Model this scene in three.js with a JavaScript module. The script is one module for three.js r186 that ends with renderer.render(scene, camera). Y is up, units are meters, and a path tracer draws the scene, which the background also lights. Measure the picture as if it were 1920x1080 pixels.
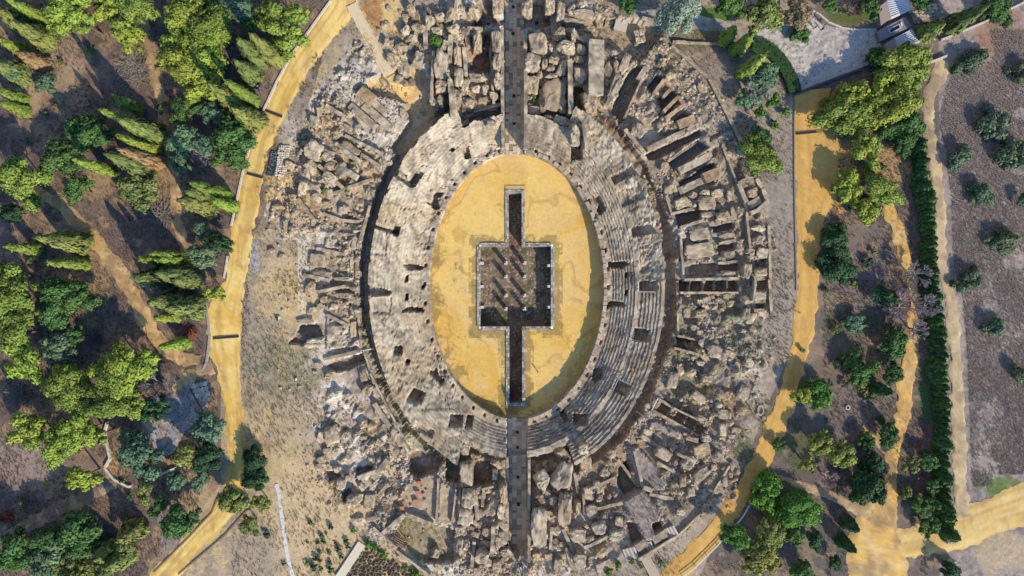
import * as THREE from 'three';
import { Sky } from 'three/addons/objects/Sky.js';
import { MarchingCubes } from 'three/addons/objects/MarchingCubes.js';
import { mergeGeometries, mergeVertices, toCreasedNormals } from 'three/addons/utils/BufferGeometryUtils.js';

// ---------- camera, sky, sun, exposure ----------
const H = 180, S = 0.145;                       // drone height over the arena floor; metres per photo pixel on that floor
const scene = new THREE.Scene();
const camera = new THREE.PerspectiveCamera(2 * Math.atan(540 * S / H) * 180 / Math.PI, 16 / 9, 1, 2000);
camera.position.set(0, H, 0); camera.up.set(0, 0, -1); camera.lookAt(0, 0, 0);
const renderer = new THREE.WebGLRenderer({ antialias: true });
renderer.setSize(1024, 576);
renderer.toneMapping = THREE.LinearToneMapping;
renderer.toneMappingExposure = 1.36;
renderer.shadowMap.enabled = true;
const sunElev = 31 * Math.PI / 180;
const sunDir = new THREE.Vector3(0.61 * Math.cos(sunElev), Math.sin(sunElev), 0.79 * Math.cos(sunElev)).normalize();
const sky = new Sky(); sky.name = 'sky'; sky.userData.kind = 'structure';
sky.scale.setScalar(1500);
const su = sky.material.uniforms;
su.turbidity.value = 3; su.rayleigh.value = 1.4; su.mieCoefficient.value = 0.004; su.mieDirectionalG.value = 0.8;
su.sunPosition.value.copy(sunDir);
scene.add(sky);
scene.environmentIntensity = 0.3;
const sun = new THREE.DirectionalLight(0xffecd0, 4.4);
sun.position.copy(sunDir).multiplyScalar(300); sun.castShadow = true;
sun.shadow.camera.left = -180; sun.shadow.camera.right = 180; sun.shadow.camera.top = 140; sun.shadow.camera.bottom = -140;
sun.shadow.camera.far = 700; sun.shadow.mapSize.set(4096, 4096);
scene.add(sun); scene.add(sun.target);

// ---------- helpers ----------
let seed0 = 12345;
function rng(seed) { let a = seed >>> 0; return () => { a = (a + 0x6D2B79F5) | 0; let t = Math.imul(a ^ (a >>> 15), 1 | a); t = (t + Math.imul(t ^ (t >>> 7), 61 | t)) ^ t; return ((t ^ (t >>> 14)) >>> 0) / 4294967296; }; }
const rand = rng(777);
const PERM = new Uint8Array(512), VAL = new Float32Array(256);
{ const r = rng(99); const p = [...Array(256).keys()]; for (let i = 255; i > 0; i--) { const j = Math.floor(r() * (i + 1)); [p[i], p[j]] = [p[j], p[i]]; } for (let i = 0; i < 512; i++) PERM[i] = p[i & 255]; for (let i = 0; i < 256; i++) VAL[i] = r(); }
const fl = Math.floor;
function vn(x, y) {                              // value noise 0..1
  const xi = fl(x), yi = fl(y); let fx = x - xi, fy = y - yi; fx = fx * fx * (3 - 2 * fx); fy = fy * fy * (3 - 2 * fy);
  const a = PERM[xi & 255], b = PERM[(xi + 1) & 255], y0 = yi & 255, y1 = (yi + 1) & 255;
  const v00 = VAL[PERM[a + y0]], v10 = VAL[PERM[b + y0]], v01 = VAL[PERM[a + y1]], v11 = VAL[PERM[b + y1]];
  return (v00 + (v10 - v00) * fx) * (1 - fy) + (v01 + (v11 - v01) * fx) * fy;
}
function fbm(x, y, o = 4) { let s = 0, a = 0.5, n = 0; for (let i = 0; i < o; i++) { s += a * vn(x, y); n += a; x = x * 2.03 + 17.3; y = y * 2.03 - 9.1; a *= 0.5; } return s / n; }
function vn3(x, y, z) { const zi = fl(z), f = z - zi, g = f * f * (3 - 2 * f); return vn(x + zi * 37.7, y + zi * 11.3) * (1 - g) + vn(x + (zi + 1) * 37.7, y + (zi + 1) * 11.3) * g; }
const ss = (a, b, x) => { const t = Math.min(1, Math.max(0, (x - a) / (b - a))); return t * t * (3 - 2 * t); };
const lerp = (a, b, t) => a + (b - a) * t;
const lin = v => { v /= 255; return v <= 0.04045 ? v / 12.92 : Math.pow((v + 0.055) / 1.055, 2.4); };
const KA = 0.72;
const C = (r, g, b, k = KA) => [lin(r) * k, lin(g) * k, lin(b) * k];   // base colour from an sRGB triple
const mixc = (a, b, t) => [a[0] + (b[0] - a[0]) * t, a[1] + (b[1] - a[1]) * t, a[2] + (b[2] - a[2]) * t];
const srgb8 = v => { v = Math.min(1, Math.max(0, v)); return 255 * (v <= 0.0031308 ? v * 12.92 : 1.055 * Math.pow(v, 1 / 2.4) - 0.055); };

const TILE = { 0: [0, 0, 1], 1: [0, 0, 2.842], 2: [400, 0, 2.842], 3: [680, 0, 2.842], 4: [1020, 0, 2.842], 5: [1420, 0, 2.842], 6: [0, 350, 2.842], 7: [400, 350, 2.842], 8: [740, 250, 3.087], 9: [740, 520, 3.087], 10: [1080, 180, 3], 11: [1080, 500, 3], 12: [1420, 350, 2.842], 13: [0, 700, 2.842], 14: [400, 700, 2.842], 15: [700, 760, 3.376], 16: [1020, 700, 2.842], 17: [1420, 700, 2.842], 18: [560, 960, 6.4], 19: [1500, 0, 4.571], 20: [490, 260, 13.5], 21: [880, 340, 3.6], 22: [1120, 980, 6.4] };
const tp = (t, x, y) => [TILE[t][0] + x / TILE[t][2], TILE[t][1] + y / TILE[t][2]];   // survey sheet -> photo pixel
const toW = (px, py, y) => [(px - 960) * S * (H - y) / H, (py - 540) * S * (H - y) / H];
const toPx = (x, y, z) => [960 + x / S * H / (H - y), 540 + z / S * H / (H - y)];

const usedNames = new Map();
function numbered(n) { const k = usedNames.get(n) || 0; usedNames.set(n, k + 1); return k ? n + '_' + String(k).padStart(3, '0') : n; }
function shadows(o) { o.traverse(c => { if (c.isMesh) { c.castShadow = true; c.receiveShadow = true; } }); return o; }
function mesh(name, geo, mat, parent) { const m = new THREE.Mesh(geo, mat); m.name = parent ? name : numbered(name); m.castShadow = m.receiveShadow = true; (parent || scene).add(m); return m; }
function group(name, x = 0, y = 0, z = 0, ry = 0) { const g = new THREE.Group(); g.name = numbered(name); g.position.set(x, y, z); g.rotation.y = ry; scene.add(g); return g; }
function tag(o, label, category, grp) { o.userData.kind = 'thing'; o.userData.label = label; o.userData.category = category; if (grp) o.userData.group = grp; return o; }
function struct(o) { o.userData.kind = 'structure'; return o; }
const mat = (o) => new THREE.MeshStandardMaterial({ roughness: 0.95, ...o });
const vmat = (o = {}) => mat({ vertexColors: true, side: THREE.DoubleSide, ...o });
const cmat = (c, o = {}) => { const m = mat(o); m.color.setRGB(c[0], c[1], c[2]); return m; };

function inPoly(p, x, z) { let c = false; for (let i = 0, j = p.length - 1; i < p.length; j = i++) { const a = p[i], b = p[j]; if ((a[1] > z) !== (b[1] > z) && x < (b[0] - a[0]) * (z - a[1]) / (b[1] - a[1]) + a[0]) c = !c; } return c; }
// grid of vertices -> mesh geometry with skirts on every open edge
function fieldGeo(ni, nj, pos, keep, skirt, colFn, uvFn) {
  const P = [], Q = [], U = [], I = []; const id = new Int32Array((ni + 1) * (nj + 1)).fill(-1);
  const vert = (i, j) => { const k = i * (nj + 1) + j; if (id[k] < 0) { const p = pos(i, j); id[k] = P.length / 3; P.push(p[0], p[1], p[2]); if (colFn) { const c = colFn(p[0], p[1], p[2], i, j); Q.push(c[0], c[1], c[2]); } if (uvFn) { const u = uvFn(p[0], p[2]); U.push(u[0], u[1]); } } return id[k]; };
  const K = (i, j) => i >= 0 && j >= 0 && i < ni && j < nj && keep(i, j);
  const dup = (v, y) => { const n = P.length / 3; P.push(P[v * 3], y === null ? P[v * 3 + 1] : y, P[v * 3 + 2]); if (colFn) Q.push(Q[v * 3], Q[v * 3 + 1], Q[v * 3 + 2]); if (uvFn) U.push(U[v * 2], U[v * 2 + 1]); return n; };
  const kk = new Uint8Array(ni * nj); for (let i = 0; i < ni; i++) for (let j = 0; j < nj; j++) kk[i * nj + j] = keep(i, j) ? 1 : 0;
  const KK = (i, j) => i >= 0 && j >= 0 && i < ni && j < nj && kk[i * nj + j];
  for (let i = 0; i < ni; i++) for (let j = 0; j < nj; j++) {
    if (!kk[i * nj + j]) continue;
    const a = vert(i, j), b = vert(i + 1, j), c = vert(i + 1, j + 1), d = vert(i, j + 1);
    I.push(a, d, b, b, d, c);
    if (skirt !== null && skirt !== undefined) {
      const side = (u, v) => { const yb = typeof skirt === 'function' ? skirt(P[u * 3], P[u * 3 + 1], P[u * 3 + 2]) : skirt; const u0 = dup(u, null), v0 = dup(v, null), u1 = dup(u, yb), v1 = dup(v, yb); I.push(u0, v0, u1, v0, v1, u1); };
      if (!KK(i - 1, j)) side(a, d); if (!KK(i + 1, j)) side(c, b); if (!KK(i, j - 1)) side(b, a); if (!KK(i, j + 1)) side(d, c);
    }
  }
  const g = new THREE.BufferGeometry(); g.setAttribute('position', new THREE.Float32BufferAttribute(P, 3));
  if (colFn) g.setAttribute('color', new THREE.Float32BufferAttribute(Q, 3));
  if (uvFn) g.setAttribute('uv', new THREE.Float32BufferAttribute(U, 2));
  g.setIndex(I); g.computeVertexNormals(); return g;
}

// ---------- ring geometry of the amphitheatre ----------
const RX = 1.16, RZ = -0.58, A0 = 23.4, B0 = 35.7;
function tOf(x, z) { x = Math.abs(x - RX); z = Math.abs(z - RZ); let lo = -23, hi = 140; for (let i = 0; i < 15; i++) { const m = (lo + hi) / 2, u = x / (A0 + m), v = z / (B0 + m); if (u * u + v * v > 1) lo = m; else hi = m; } return (lo + hi) / 2; }
const ringP = (t, th) => [RX + (A0 + t) * Math.cos(th), RZ + (B0 + t) * Math.sin(th)];
const NCX = 0.7, NHW = 2.85, SCX = 1.3, SHW = 2.75;           // north and south passage: centre x and half width
const corr = (x, z) => z < 0 ? Math.abs(x - NCX) < NHW : (Math.abs(x - SCX) < SHW && z < 71.2);
const cavMax = (x, z) => lerp(9.6, 15, ss(13.5, 15.5, Math.abs(x - 1))) + (fbm(x * 0.4 + 70, z * 0.4, 3) - 0.5) * (x < 1 ? 1.6 : Math.abs(x - 1) < 15 ? 1.4 : 0.5);
const PITS = [];
// how broken the surface is: rough among the ruins, smooth on the dry banks left, lower left and right
function roughAt(x, z, t) { const px = 960 + x / S * 1.04, py = 540 + z / S * 1.04; let A = t < 41 ? 1 : t < 46 ? 1 - (t - 41) / 5 * 0.9 : 0.1; const bank = Math.max((1 - ss(575, 640, px)) * ss(410, 470, py), (1 - ss(600, 650, px)) * ss(760, 800, py), ss(1405, 1450, px) * (py > 480 ? 1 : ss(1440, 1460, px)), (1 - ss(560, 600, px)) * (1 - ss(230, 290, py)) * 0.8); return Math.min(A, Math.max(0.12, 1 - bank)); }
function baseY(x, z, t) {
  if (t === undefined) t = tOf(x, z);
  let b = 5.9 + 2.5 * ss(16, 46, t) * ss(8, 42, Math.abs(x)) + 1.1 * (1 - ss(8, 42, Math.abs(x))) - 3.9 * Math.exp(-Math.pow((x - 1) / 25, 2)) * ss(34, 46, Math.abs(z));
  b += (fbm(x * 0.03 + 5, z * 0.03, 2) - 0.5) * 1.2 * ss(16, 30, t);
  return b;
}
function gY(x, z, t) {
  if (t === undefined) t = tOf(x, z);
  let y = baseY(x, z, t);
  const cm = cavMax(x, z);
  const tw = t + (fbm(x * 0.5, z * 0.5, 2) - 0.5) * 0.9;
  if (t > cm - 0.6 && tw < (x < 0 ? 18.0 - ss(0, 30, z) * 1.1 : 18.2)) y -= (x < 0 ? 2.7 - ss(2, 14, z) * 0.9 : 1.7) * (Math.abs(x - 1) < 15 ? 0.7 : 1) - (fbm(x * 0.5 + 12, z * 0.5, 3) - 0.5) * 1.9;
  else {
    const A = roughAt(x, z, t);
    const r = fbm(x * 0.28 + 3, z * 0.28, 3) - 0.5, q = vn(x * 1.5, z * 1.5) - 0.5, w = Math.abs(fbm(x * 0.7 + 40, z * 0.7, 3) - 0.5);
    y += A * (r * 1.3 + q * 0.2 - w * 0.7 + 0.1);
    if (A > 0.6 && t < 42) {                     // stumps of radial masonry: blocky courses laid out along the ring
      const th = Math.atan2((z - RZ) / (B0 + t), (x - RX) / (A0 + t)) * (40 + 0.0), wt = t + (fbm(x * 0.35 + 15, z * 0.35, 2) - 0.5) * 2.4, wa = th + (fbm(x * 0.3 + 33, z * 0.3, 2) - 0.5) * 1.6;
      const ci = fl(wa / 1.15), cj = fl(wt / 2.6 + (ci & 1) * 0.5), hsh = VAL[PERM[(PERM[ci & 255] + cj) & 255]], msk = fbm(x * 0.1 + 44, z * 0.1 + 8, 2);
      if (hsh > 0.62 && msk > 0.4) y += (hsh - 0.5) * 2.6 * A; }
  }
  for (const p of PITS) { if (x < p.x0 || x > p.x1 || z < p.z0 || z > p.z1) continue; const jx = (vn(x * 1.3 + 9, z * 1.3) - 0.5) * p.j, jz = (vn(x * 1.3, z * 1.3 + 31) - 0.5) * p.j; if (inPoly(p.poly, x + jx, z + jz)) y = (p.abs !== undefined ? p.abs : baseY(x, z, t) + p.d) + (vn(x * 1.1, z * 1.1) - 0.5) * 0.25; }
  if (corr(x, z) && t > -1) y = 0;
  return y;
}
function addPit(tile, pts, d, col, o = {}) {
  const poly = pts.map(([x, y]) => { const [px, py] = tp(tile, x, y); let w = toW(px, py, 5); for (let k = 0; k < 3; k++) w = toW(px, py, Math.max(o.abs ?? -9, baseY(w[0], w[1]) + (d > 0 ? d : 0))); return w; });
  const xs = poly.map(p => p[0]), zs = poly.map(p => p[1]);
  PITS.push({ poly, d, abs: o.abs, j: o.j ?? 0.7, col, x0: Math.min(...xs) - 1, x1: Math.max(...xs) + 1, z0: Math.min(...zs) - 1, z1: Math.max(...zs) + 1 });
}
// photo pixel -> point on the ground (lift = height above ground of what the pixel shows)
function onG(px, py, lift = 0) { let w = toW(px, py, 5), y = 5; for (let k = 0; k < 5; k++) { y = surfY(w[0], w[1]); w = toW(px, py, y + lift); } return [w[0], surfY(w[0], w[1]), w[1]]; }
// ---------- excavated rooms, basins and raised terraces (outlines from the survey sheets) ----------
const rectP = (cx, cy, w, h, rot = 0) => { const a = rot * Math.PI / 180, c = Math.cos(a), s = Math.sin(a); return [[-1, -1], [1, -1], [1, 1], [-1, 1]].map(([u, v]) => [cx + u * w / 2 * c - v * h / 2 * s, cy + u * w / 2 * s + v * h / 2 * c]); };
const SOILD = C(120, 104, 90), SOILR = C(140, 108, 80), GRASS = C(96, 104, 50), STONE = C(196, 182, 160), TANB = C(170, 145, 112), SANDP = C(214, 178, 120), GREYP = C(150, 142, 136);
addPit(3, [[-40, 480], [120, 380], [230, 470], [300, 520], [350, 480], [385, 620], [330, 690], [230, 800], [170, 820], [150, 780], [250, 640], [215, 540]], -2.6, SANDP, { j: 0.5 });
addPit(3, [[170, 370], [250, 330], [330, 380], [390, 600], [340, 640], [300, 520], [200, 460]], -2.2, SANDP);
addPit(3, [[585, 280], [670, 260], [685, 380], [620, 388], [570, 370]], -3.2, C(150, 98, 62));
addPit(3, [[540, 200], [585, 190], [590, 270], [570, 380], [545, 340]], -1.4, TANB);
addPit(3, [[635, 170], [680, 170], [680, 260], [640, 260]], -2.5, SOILD);
addPit(3, [[570, 430], [690, 425], [735, 520], [610, 590], [560, 560]], -0.4, C(176, 136, 92));
addPit(3, [[500, 700], [520, 640], [620, 600], [745, 590], [745, 625], [640, 645], [520, 705]], -2.4, SOILD, { j: 0.3 });
addPit(3, [[900, 668], [985, 672], [1062, 722], [1055, 775], [985, 745], [895, 715]], -3.4, SOILD, { j: 0.3 });
addPit(3, [[1128, 460], [1192, 460], [1185, 680], [1125, 670]], -2.6, GRASS, { j: 0.3 });
addPit(3, [[590, 80], [1000, 80], [1005, 150], [840, 150], [760, 130], [590, 150]], -3, C(128, 118, 110), { abs: 0.1, j: 0.2 });
addPit(3, [[905, 0], [970, 0], [970, 85], [905, 85]], -3, C(140, 122, 110), { abs: 0.1, j: 0.2 });
addPit(3, [[630, 0], [690, 0], [690, 85], [630, 100]], -3, C(140, 122, 110), { abs: 0.1, j: 0.2 });
addPit(4, [[90, 110], [320, 100], [460, 100], [640, 130], [610, 220], [500, 350], [440, 290], [340, 260], [240, 180], [90, 150]], -2.4, C(190, 170, 138), { j: 0.4 });
addPit(4, [[440, 400], [500, 350], [540, 360], [420, 650], [400, 660], [360, 590]], -2.2, C(120, 112, 88), { j: 0.3 });
addPit(4, [[540, 820], [590, 800], [830, 690], [845, 720], [600, 850], [560, 850]], -2.2, SOILD, { j: 0.15 });
addPit(4, [[655, 865], [820, 745], [870, 790], [700, 900]], -2.0, GREYP, { j: 0.15 });
addPit(4, [[705, 985], [890, 870], [915, 900], [715, 1010]], -2.0, GREYP, { j: 0.15 });
addPit(4, [[545, 470], [600, 400], [640, 420], [575, 510]], -1.2, SOILD, { j: 0.15 });
addPit(4, [[600, 530], [690, 480], [715, 515], [635, 605]], -1.3, SOILD, { j: 0.15 });
addPit(4, [[690, 640], [745, 600], [780, 620], [710, 665]], -1.0, SOILD, { j: 0.15 });
addPit(10, [[560, 665], [700, 640], [700, 690], [575, 735]], -2, SOILD, { j: 0.2 });
addPit(10, [[760, 740], [880, 710], [885, 750], [770, 770]], -1.5, SOILD, { j: 0.2 });
addPit(10, [[795, 840], [890, 825], [890, 865], [800, 895]], -1.5, SOILD, { j: 0.2 });
addPit(10, [[640, 955], [700, 935], [780, 940], [790, 990], [680, 1010], [640, 990]], -1.1, TANB, { j: 0.4 });
addPit(10, [[800, 950], [915, 945], [910, 985], [800, 990]], -1.3, SOILD, { j: 0.2 });
addPit(10, [[1005, 915], [1070, 915], [1070, 965], [1005, 965]], -1.3, SOILD, { j: 0.2 });
for (const [a, b] of [[580, 630], [637, 710], [717, 775], [781, 846], [852, 908]]) addPit(11, [[a, 80], [b, 80], [b, 140], [a, 140]], -2, SOILD, { j: 0.1 });
addPit(11, rectP(1043, 102, 78, 52), -1.5, TANB, { j: 0.1 });
addPit(11, [[975, 210], [1060, 205], [1060, 245], [985, 240]], -1.2, SOILD, { j: 0.2 });
addPit(11, [[565, 395], [650, 400], [690, 430], [640, 470], [560, 455]], -2, SOILD, { j: 0.3 });
for (const [x, y] of [[497, 795], [580, 848], [638, 884], [692, 922]]) addPit(11, rectP(x, y, 62, 78, 33), -1.5, C(128, 118, 92), { j: 0.15 });
addPit(16, [[400, 500], [440, 470], [480, 590], [520, 610], [430, 650], [390, 590]], -2.6, C(100, 96, 62), { j: 0.3 });
addPit(16, [[420, 685], [535, 620], [625, 760], [585, 885], [540, 895], [480, 790]], 1.6, C(172, 152, 138), { j: 0.15 });
addPit(16, rectP(598, 812, 48, 58, -20), -2.5, SOILD, { j: 0.1 });
addPit(16, [[440, 790], [490, 790], [525, 890], [470, 905]], -1.8, SOILD, { j: 0.2 });
addPit(16, [[440, 410], [500, 392], [585, 480], [662, 590], [640, 632], [520, 600]], 0.9, C(168, 158, 148), { j: 0.4 });
addPit(16, [[590, 250], [735, 320], [720, 350], [560, 285]], 0.9, C(165, 152, 135), { j: 0.4 });
addPit(15, [[215, 340], [240, 300], [330, 290], [400, 310], [440, 360], [400, 430], [290, 455], [230, 430]], -3.2, SOILD, { j: 0.4 });
addPit(15, [[450, 290], [480, 200], [545, 230], [545, 500], [460, 480]], -3.2, SOILD, { j: 0.4 });
addPit(15, [[280, 455], [405, 450], [405, 720], [210, 690], [180, 560]], 0.4, C(172, 146, 116), { j: 0.2 });
addPit(15, [[420, 480], [545, 530], [535, 770], [405, 740]], 0.9, C(172, 146, 116), { j: 0.2 });
addPit(15, [[640, 360], [755, 370], [755, 500], [625, 515]], -2.6, C(128, 92, 72), { j: 0.15 });
addPit(15, [[545, 230], [600, 270], [700, 310], [845, 320], [845, 345], [720, 350], [600, 300]], -2.2, SOILR, { j: 0.3 });
addPit(15, [[985, 310], [1100, 310], [1160, 330], [1080, 370], [990, 350]], -2.6, SOILD, { j: 0.3 });
addPit(15, [[180, 700], [380, 760], [520, 780], [510, 1000], [270, 1000], [200, 900], [120, 860]], -2.0, C(122, 112, 62), { j: 0.4 });
addPit(7, [[605, 960], [640, 930], [790, 890], [810, 935], [720, 975], [620, 990]], -1.9, SOILD, { j: 0.25 });
addPit(7, [[440, 790], [460, 740], [550, 735], [585, 800], [480, 840], [400, 830]], -1.5, SOILD, { j: 0.5 });
addPit(14, [[590, 530], [650, 515], [680, 555], [620, 580]], -1.6, SOILD, { j: 0.4 });
addPit(14, [[760, 505], [850, 490], [860, 515], [800, 550], [765, 545]], -1.4, SOILD, { j: 0.4 });
addPit(14, [[680, 640], [730, 610], [730, 660], [700, 690]], -1.6, SOILD, { j: 0.4 });
addPit(2, [[700, 20], [775, 5], [985, 400], [1010, 470], [940, 450], [900, 410]], -0.3, SANDP, { j: 0.1 });
addPit(5, [[-40, 180], [270, 50], [330, 110], [400, 150], [640, 150], [660, 280], [560, 370], [200, 510], [160, 400], [60, 270]], 0, GREYP, { j: 0.1 });

// ---------- seating: height profile and openings ----------
const HOLES = [];
function addHole(tile, pts, depth = 2.6) { const poly = pts.map(([x, y]) => { const [px, py] = tp(tile, x, y); return toW(px, py, 5.5); }); const xs = poly.map(p => p[0]), zs = poly.map(p => p[1]); HOLES.push({ poly, depth, x0: Math.min(...xs), x1: Math.max(...xs), z0: Math.min(...zs), z1: Math.max(...zs) }); }
addHole(8, rectP(332, 92, 20, 18, 30)); addHole(8, rectP(412, 104, 34, 62, -15)); addHole(8, [[183, 395], [228, 328], [272, 335], [262, 358], [236, 362], [242, 400], [252, 428], [228, 432]]);
addHole(8, [[48, 758], [75, 788], [155, 784], [155, 768], [80, 752]]); addHole(8, rectP(65, 840, 15, 30)); addHole(8, rectP(65, 946, 15, 34)); addHole(8, rectP(155, 888, 18, 18)); addHole(8, [[42, 1030], [72, 1003], [150, 1012], [160, 1032]]);
addHole(8, rectP(8, 560, 40, 50, 20)); addHole(8, rectP(120, 262, 42, 60, 30), 1.6); addHole(8, rectP(1055, 98, 62, 88), 4); addHole(8, [[1158, 358], [1188, 358], [1228, 430], [1200, 462], [1178, 442], [1188, 402]]);
addHole(8, [[1245, 742], [1330, 742], [1358, 755], [1330, 776], [1250, 772]]); addHole(8, rectP(1345, 822, 18, 28)); addHole(8, rectP(1345, 920, 18, 28)); addHole(8, [[1240, 976], [1330, 978], [1338, 1000], [1250, 1002]]);
addHole(9, rectP(20, 420, 50, 48)); addHole(9, rectP(75, 487, 24, 26)); addHole(9, [[193, 550], [236, 533], [246, 575], [282, 605], [260, 632]]); addHole(9, rectP(130, 680, 80, 60, 25), 2); addHole(9, rectP(353, 830, 74, 60, 5)); addHole(9, rectP(430, 840, 38, 66, 8));
addHole(9, [[1150, 592], [1162, 532], [1216, 538], [1208, 590], [1166, 622]]); addHole(9, rectP(985, 815, 30, 72, -25)); addHole(9, rectP(1075, 825, 74, 60)); addHole(9, rectP(1310, 636, 84, 66, 25));
addHole(10, rectP(270, 442, 150, 44, -28), 1.3); addHole(10, rectP(390, 752, 155, 54, -8), 1.6); addHole(11, rectP(400, 108, 92, 52), 1.6); addHole(11, rectP(362, 382, 84, 66, 8));
addHole(7, [[850, 202], [990, 236], [985, 262], [850, 216]], 2.2); addHole(7, [[805, 520], [880, 525], [950, 560], [940, 578], [815, 575]], 2.2); addHole(2, [[895, 905], [928, 842], [1000, 915], [1080, 992], [1055, 1000], [962, 935]], 2.6); addHole(2, rectP(1080, 940, 50, 70, 35), 1.4); addHole(14, rectP(1075, 120, 60, 70, 30), 1.8); addHole(14, [[1090, 250], [1180, 300], [1170, 330], [1080, 280]], 1.0); addHole(7, rectP(905, 630, 90, 90, 4), 0.5); addHole(7, rectP(880, 300, 100, 130, 4), 0.45); addHole(10, rectP(300, 560, 120, 90, -20), 0.6); addHole(10, rectP(420, 930, 130, 120, 0), 0.45);
const BE = [0, 2.6]; for (let k = 1; k <= 8; k++) BE.push(2.6 + 0.74 * k); BE.push(9.7); for (let k = 1; k <= 6; k++) BE.push(9.7 + 5.3 / 6 * k);
const BH = [3.0]; for (let k = 1; k <= 8; k++) BH.push(3.0 + 0.43 * k); BH.push(6.44); for (let k = 1; k <= 6; k++) BH.push(6.9 + 0.38 * (k - 1));
const bandOf = t => { let k = 0; while (k < BE.length - 2 && t >= BE[k + 1]) k++; return k; };
const erosion = (t, x, z) => { const n = fbm(x * 0.09 + 20, z * 0.09, 2); let e = x < 1 ? 0.6 + (n - 0.5) * 1.5 : 0.22 + (n - 0.5) * 1.1; if (x > 1 && t > 9.7 && z < -2) e += 0.55; if (x < 1 && z < -22 && t > 4) e -= 0.25; if (x < 1 && z > 32) e -= 0.35; return Math.min(1, Math.max(0.04, e)); };
function cavY(t, x, z, band) {
  const k = band === undefined ? bandOf(t) : band, st = BH[k];
  const sm = t < 2.6 ? 3.0 : 3.0 + (t - 2.6) * 0.475;
  const e = erosion(t, x, z);
  const rough = (fbm(x * 0.3, z * 0.3, 3) - 0.5) * 0.9 + (fbm(x * 1.3, z * 1.3, 2) - 0.5) * 0.75 + (vn(x * 3.1, z * 3.1) - 0.5) * 0.3;
  let y = lerp(st + (vn(x * 1.7, z * 1.7) - 0.5) * 0.1, sm - 0.25 + rough, t < 1.2 ? e * 0.3 : e);
  const ck = Math.abs(fbm(x * 0.22 + 60, z * 0.22, 3) - 0.5); if (ck < 0.012 * e) y -= 0.35;     // cracks in the concrete core
  for (const h of HOLES) if (x > h.x0 && x < h.x1 && z > h.z0 && z < h.z1 && inPoly(h.poly, x, z)) y -= h.depth;
  if (t > 0.8 && t < 1.5) { const th = Math.atan2((z - RZ) / (B0 + t), (x - RX) / (A0 + t)); const f = (th / (Math.PI * 2) * 46 + 100) % 1; if (f < 0.18) y -= 1.2; }
  return y;
}
const surfY = (x, z) => { const t = tOf(x, z); if (t < 0) return 0; if (t < cavMax(x, z) && !corr(x, z)) return cavY(t, x, z); return gY(x, z, t); };

const ST1 = C(203, 185, 154), ST2 = C(166, 148, 121), ST3 = C(108, 97, 84), ST4 = C(186, 158, 116);
function stoneCol(x, y, z) {
  const n = fbm(x * 0.35 + 7, z * 0.35 + y * 0.3, 4), f = vn3(x * 2.7, z * 2.7, y * 2.7), l = fbm(x * 0.9 + 50, z * 0.9 + y * 0.9, 3);
  let c = mixc(ST2, ST1, ss(0.3, 0.65, n)); c = mixc(c, ST4, ss(0.55, 0.75, fbm(x * 0.15, z * 0.15 + 80, 3)) * 0.55);
  c = mixc(c, ST3, ss(0.52, 0.72, l) * 0.6); const k = 0.7 + 0.6 * f; return [c[0] * k, c[1] * k, c[2] * k];
}
const M = {};
M.stone = vmat(); M.stoneF = vmat({ flatShading: true });

// ---------- seating meshes ----------
const seating = group('amphitheatre_seating'); tag(seating, 'oval ring of eroded stone seating terraces around the yellow arena', 'amphitheatre');
function seatMesh(name, bands, th0, th1) {
  const ts = []; const bi = [];
  bands.forEach((k, q) => { const n = k === 0 ? 11 : Math.max(3, Math.round((BE[k + 1] - BE[k]) / 0.24)); for (let i = q ? 1 : 0; i <= n; i++) { ts.push(BE[k] + (BE[k + 1] - BE[k]) * i / n); bi.push(k); } });
  const mid = (BE[bands[0]] + BE[bands[bands.length - 1] + 1]) / 2, len = Math.abs(th1 - th0) * Math.hypot(A0 + mid, B0 + mid) * 0.72;
  const ni = Math.max(4, Math.round(len / 0.3)), nj = ts.length - 1;
  const single = bands.length === 1;
  const pt = (i, j) => { const th = th0 + (th1 - th0) * i / ni; let t = ts[j]; if (single && j === 0 && bands[0] > 0) { const q = ringP(t, th); t += (vn(q[0] * 1.1, q[1] * 1.1) - 0.4) * 0.25; } return [t, ...ringP(t, th)]; };
  const kp = []; for (let i = 0; i < ni; i++) { kp.push([]); for (let j = 0; j < nj; j++) { const [t, x, z] = pt(i + 0.5, j); const tm = (ts[j] + ts[j + 1]) / 2; kp[i].push(!corr(x, z) && tm < cavMax(x, z) ? 1 : 0); } }
  const lab = kp.map(r => r.map(() => 0)); let nl = 0; const sizes = [0];      // each connected stretch becomes a mesh of its own
  for (let i = 0; i < ni; i++) for (let j = 0; j < nj; j++) if (kp[i][j] && !lab[i][j]) { nl++; let c = 0; const st = [[i, j]]; lab[i][j] = nl; while (st.length) { const [a, b] = st.pop(); c++; for (const [da, db] of [[1, 0], [-1, 0], [0, 1], [0, -1]]) { const u = a + da, v = b + db; if (u >= 0 && v >= 0 && u < ni && v < nj && kp[u][v] && !lab[u][v]) { lab[u][v] = nl; st.push([u, v]); } } } sizes.push(c); }
  for (let q = 1; q <= nl; q++) { if (sizes[q] < 6) continue; const g = fieldGeo(ni, nj, (i, j) => { const [t, x, z] = pt(i, j); return [x, cavY(t, x, z, single ? bands[0] : bi[j]), z]; }, (i, j) => lab[i][j] === q, -0.05, stoneCol); mesh(name, g, M.stone, seating); }
}
const PI = Math.PI;
const wr = [-88, -62, -44, -24, -6, 6, 22, 40, 58, 88].map(d => d * PI / 180);
for (let w = 0; w < wr.length - 1; w++) for (let k = 0; k < BH.length; k++) seatMesh(k === 0 ? 'podium' : k === 9 ? 'walkway' : 'seat_row', [k], wr[w], wr[w + 1]);
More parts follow.
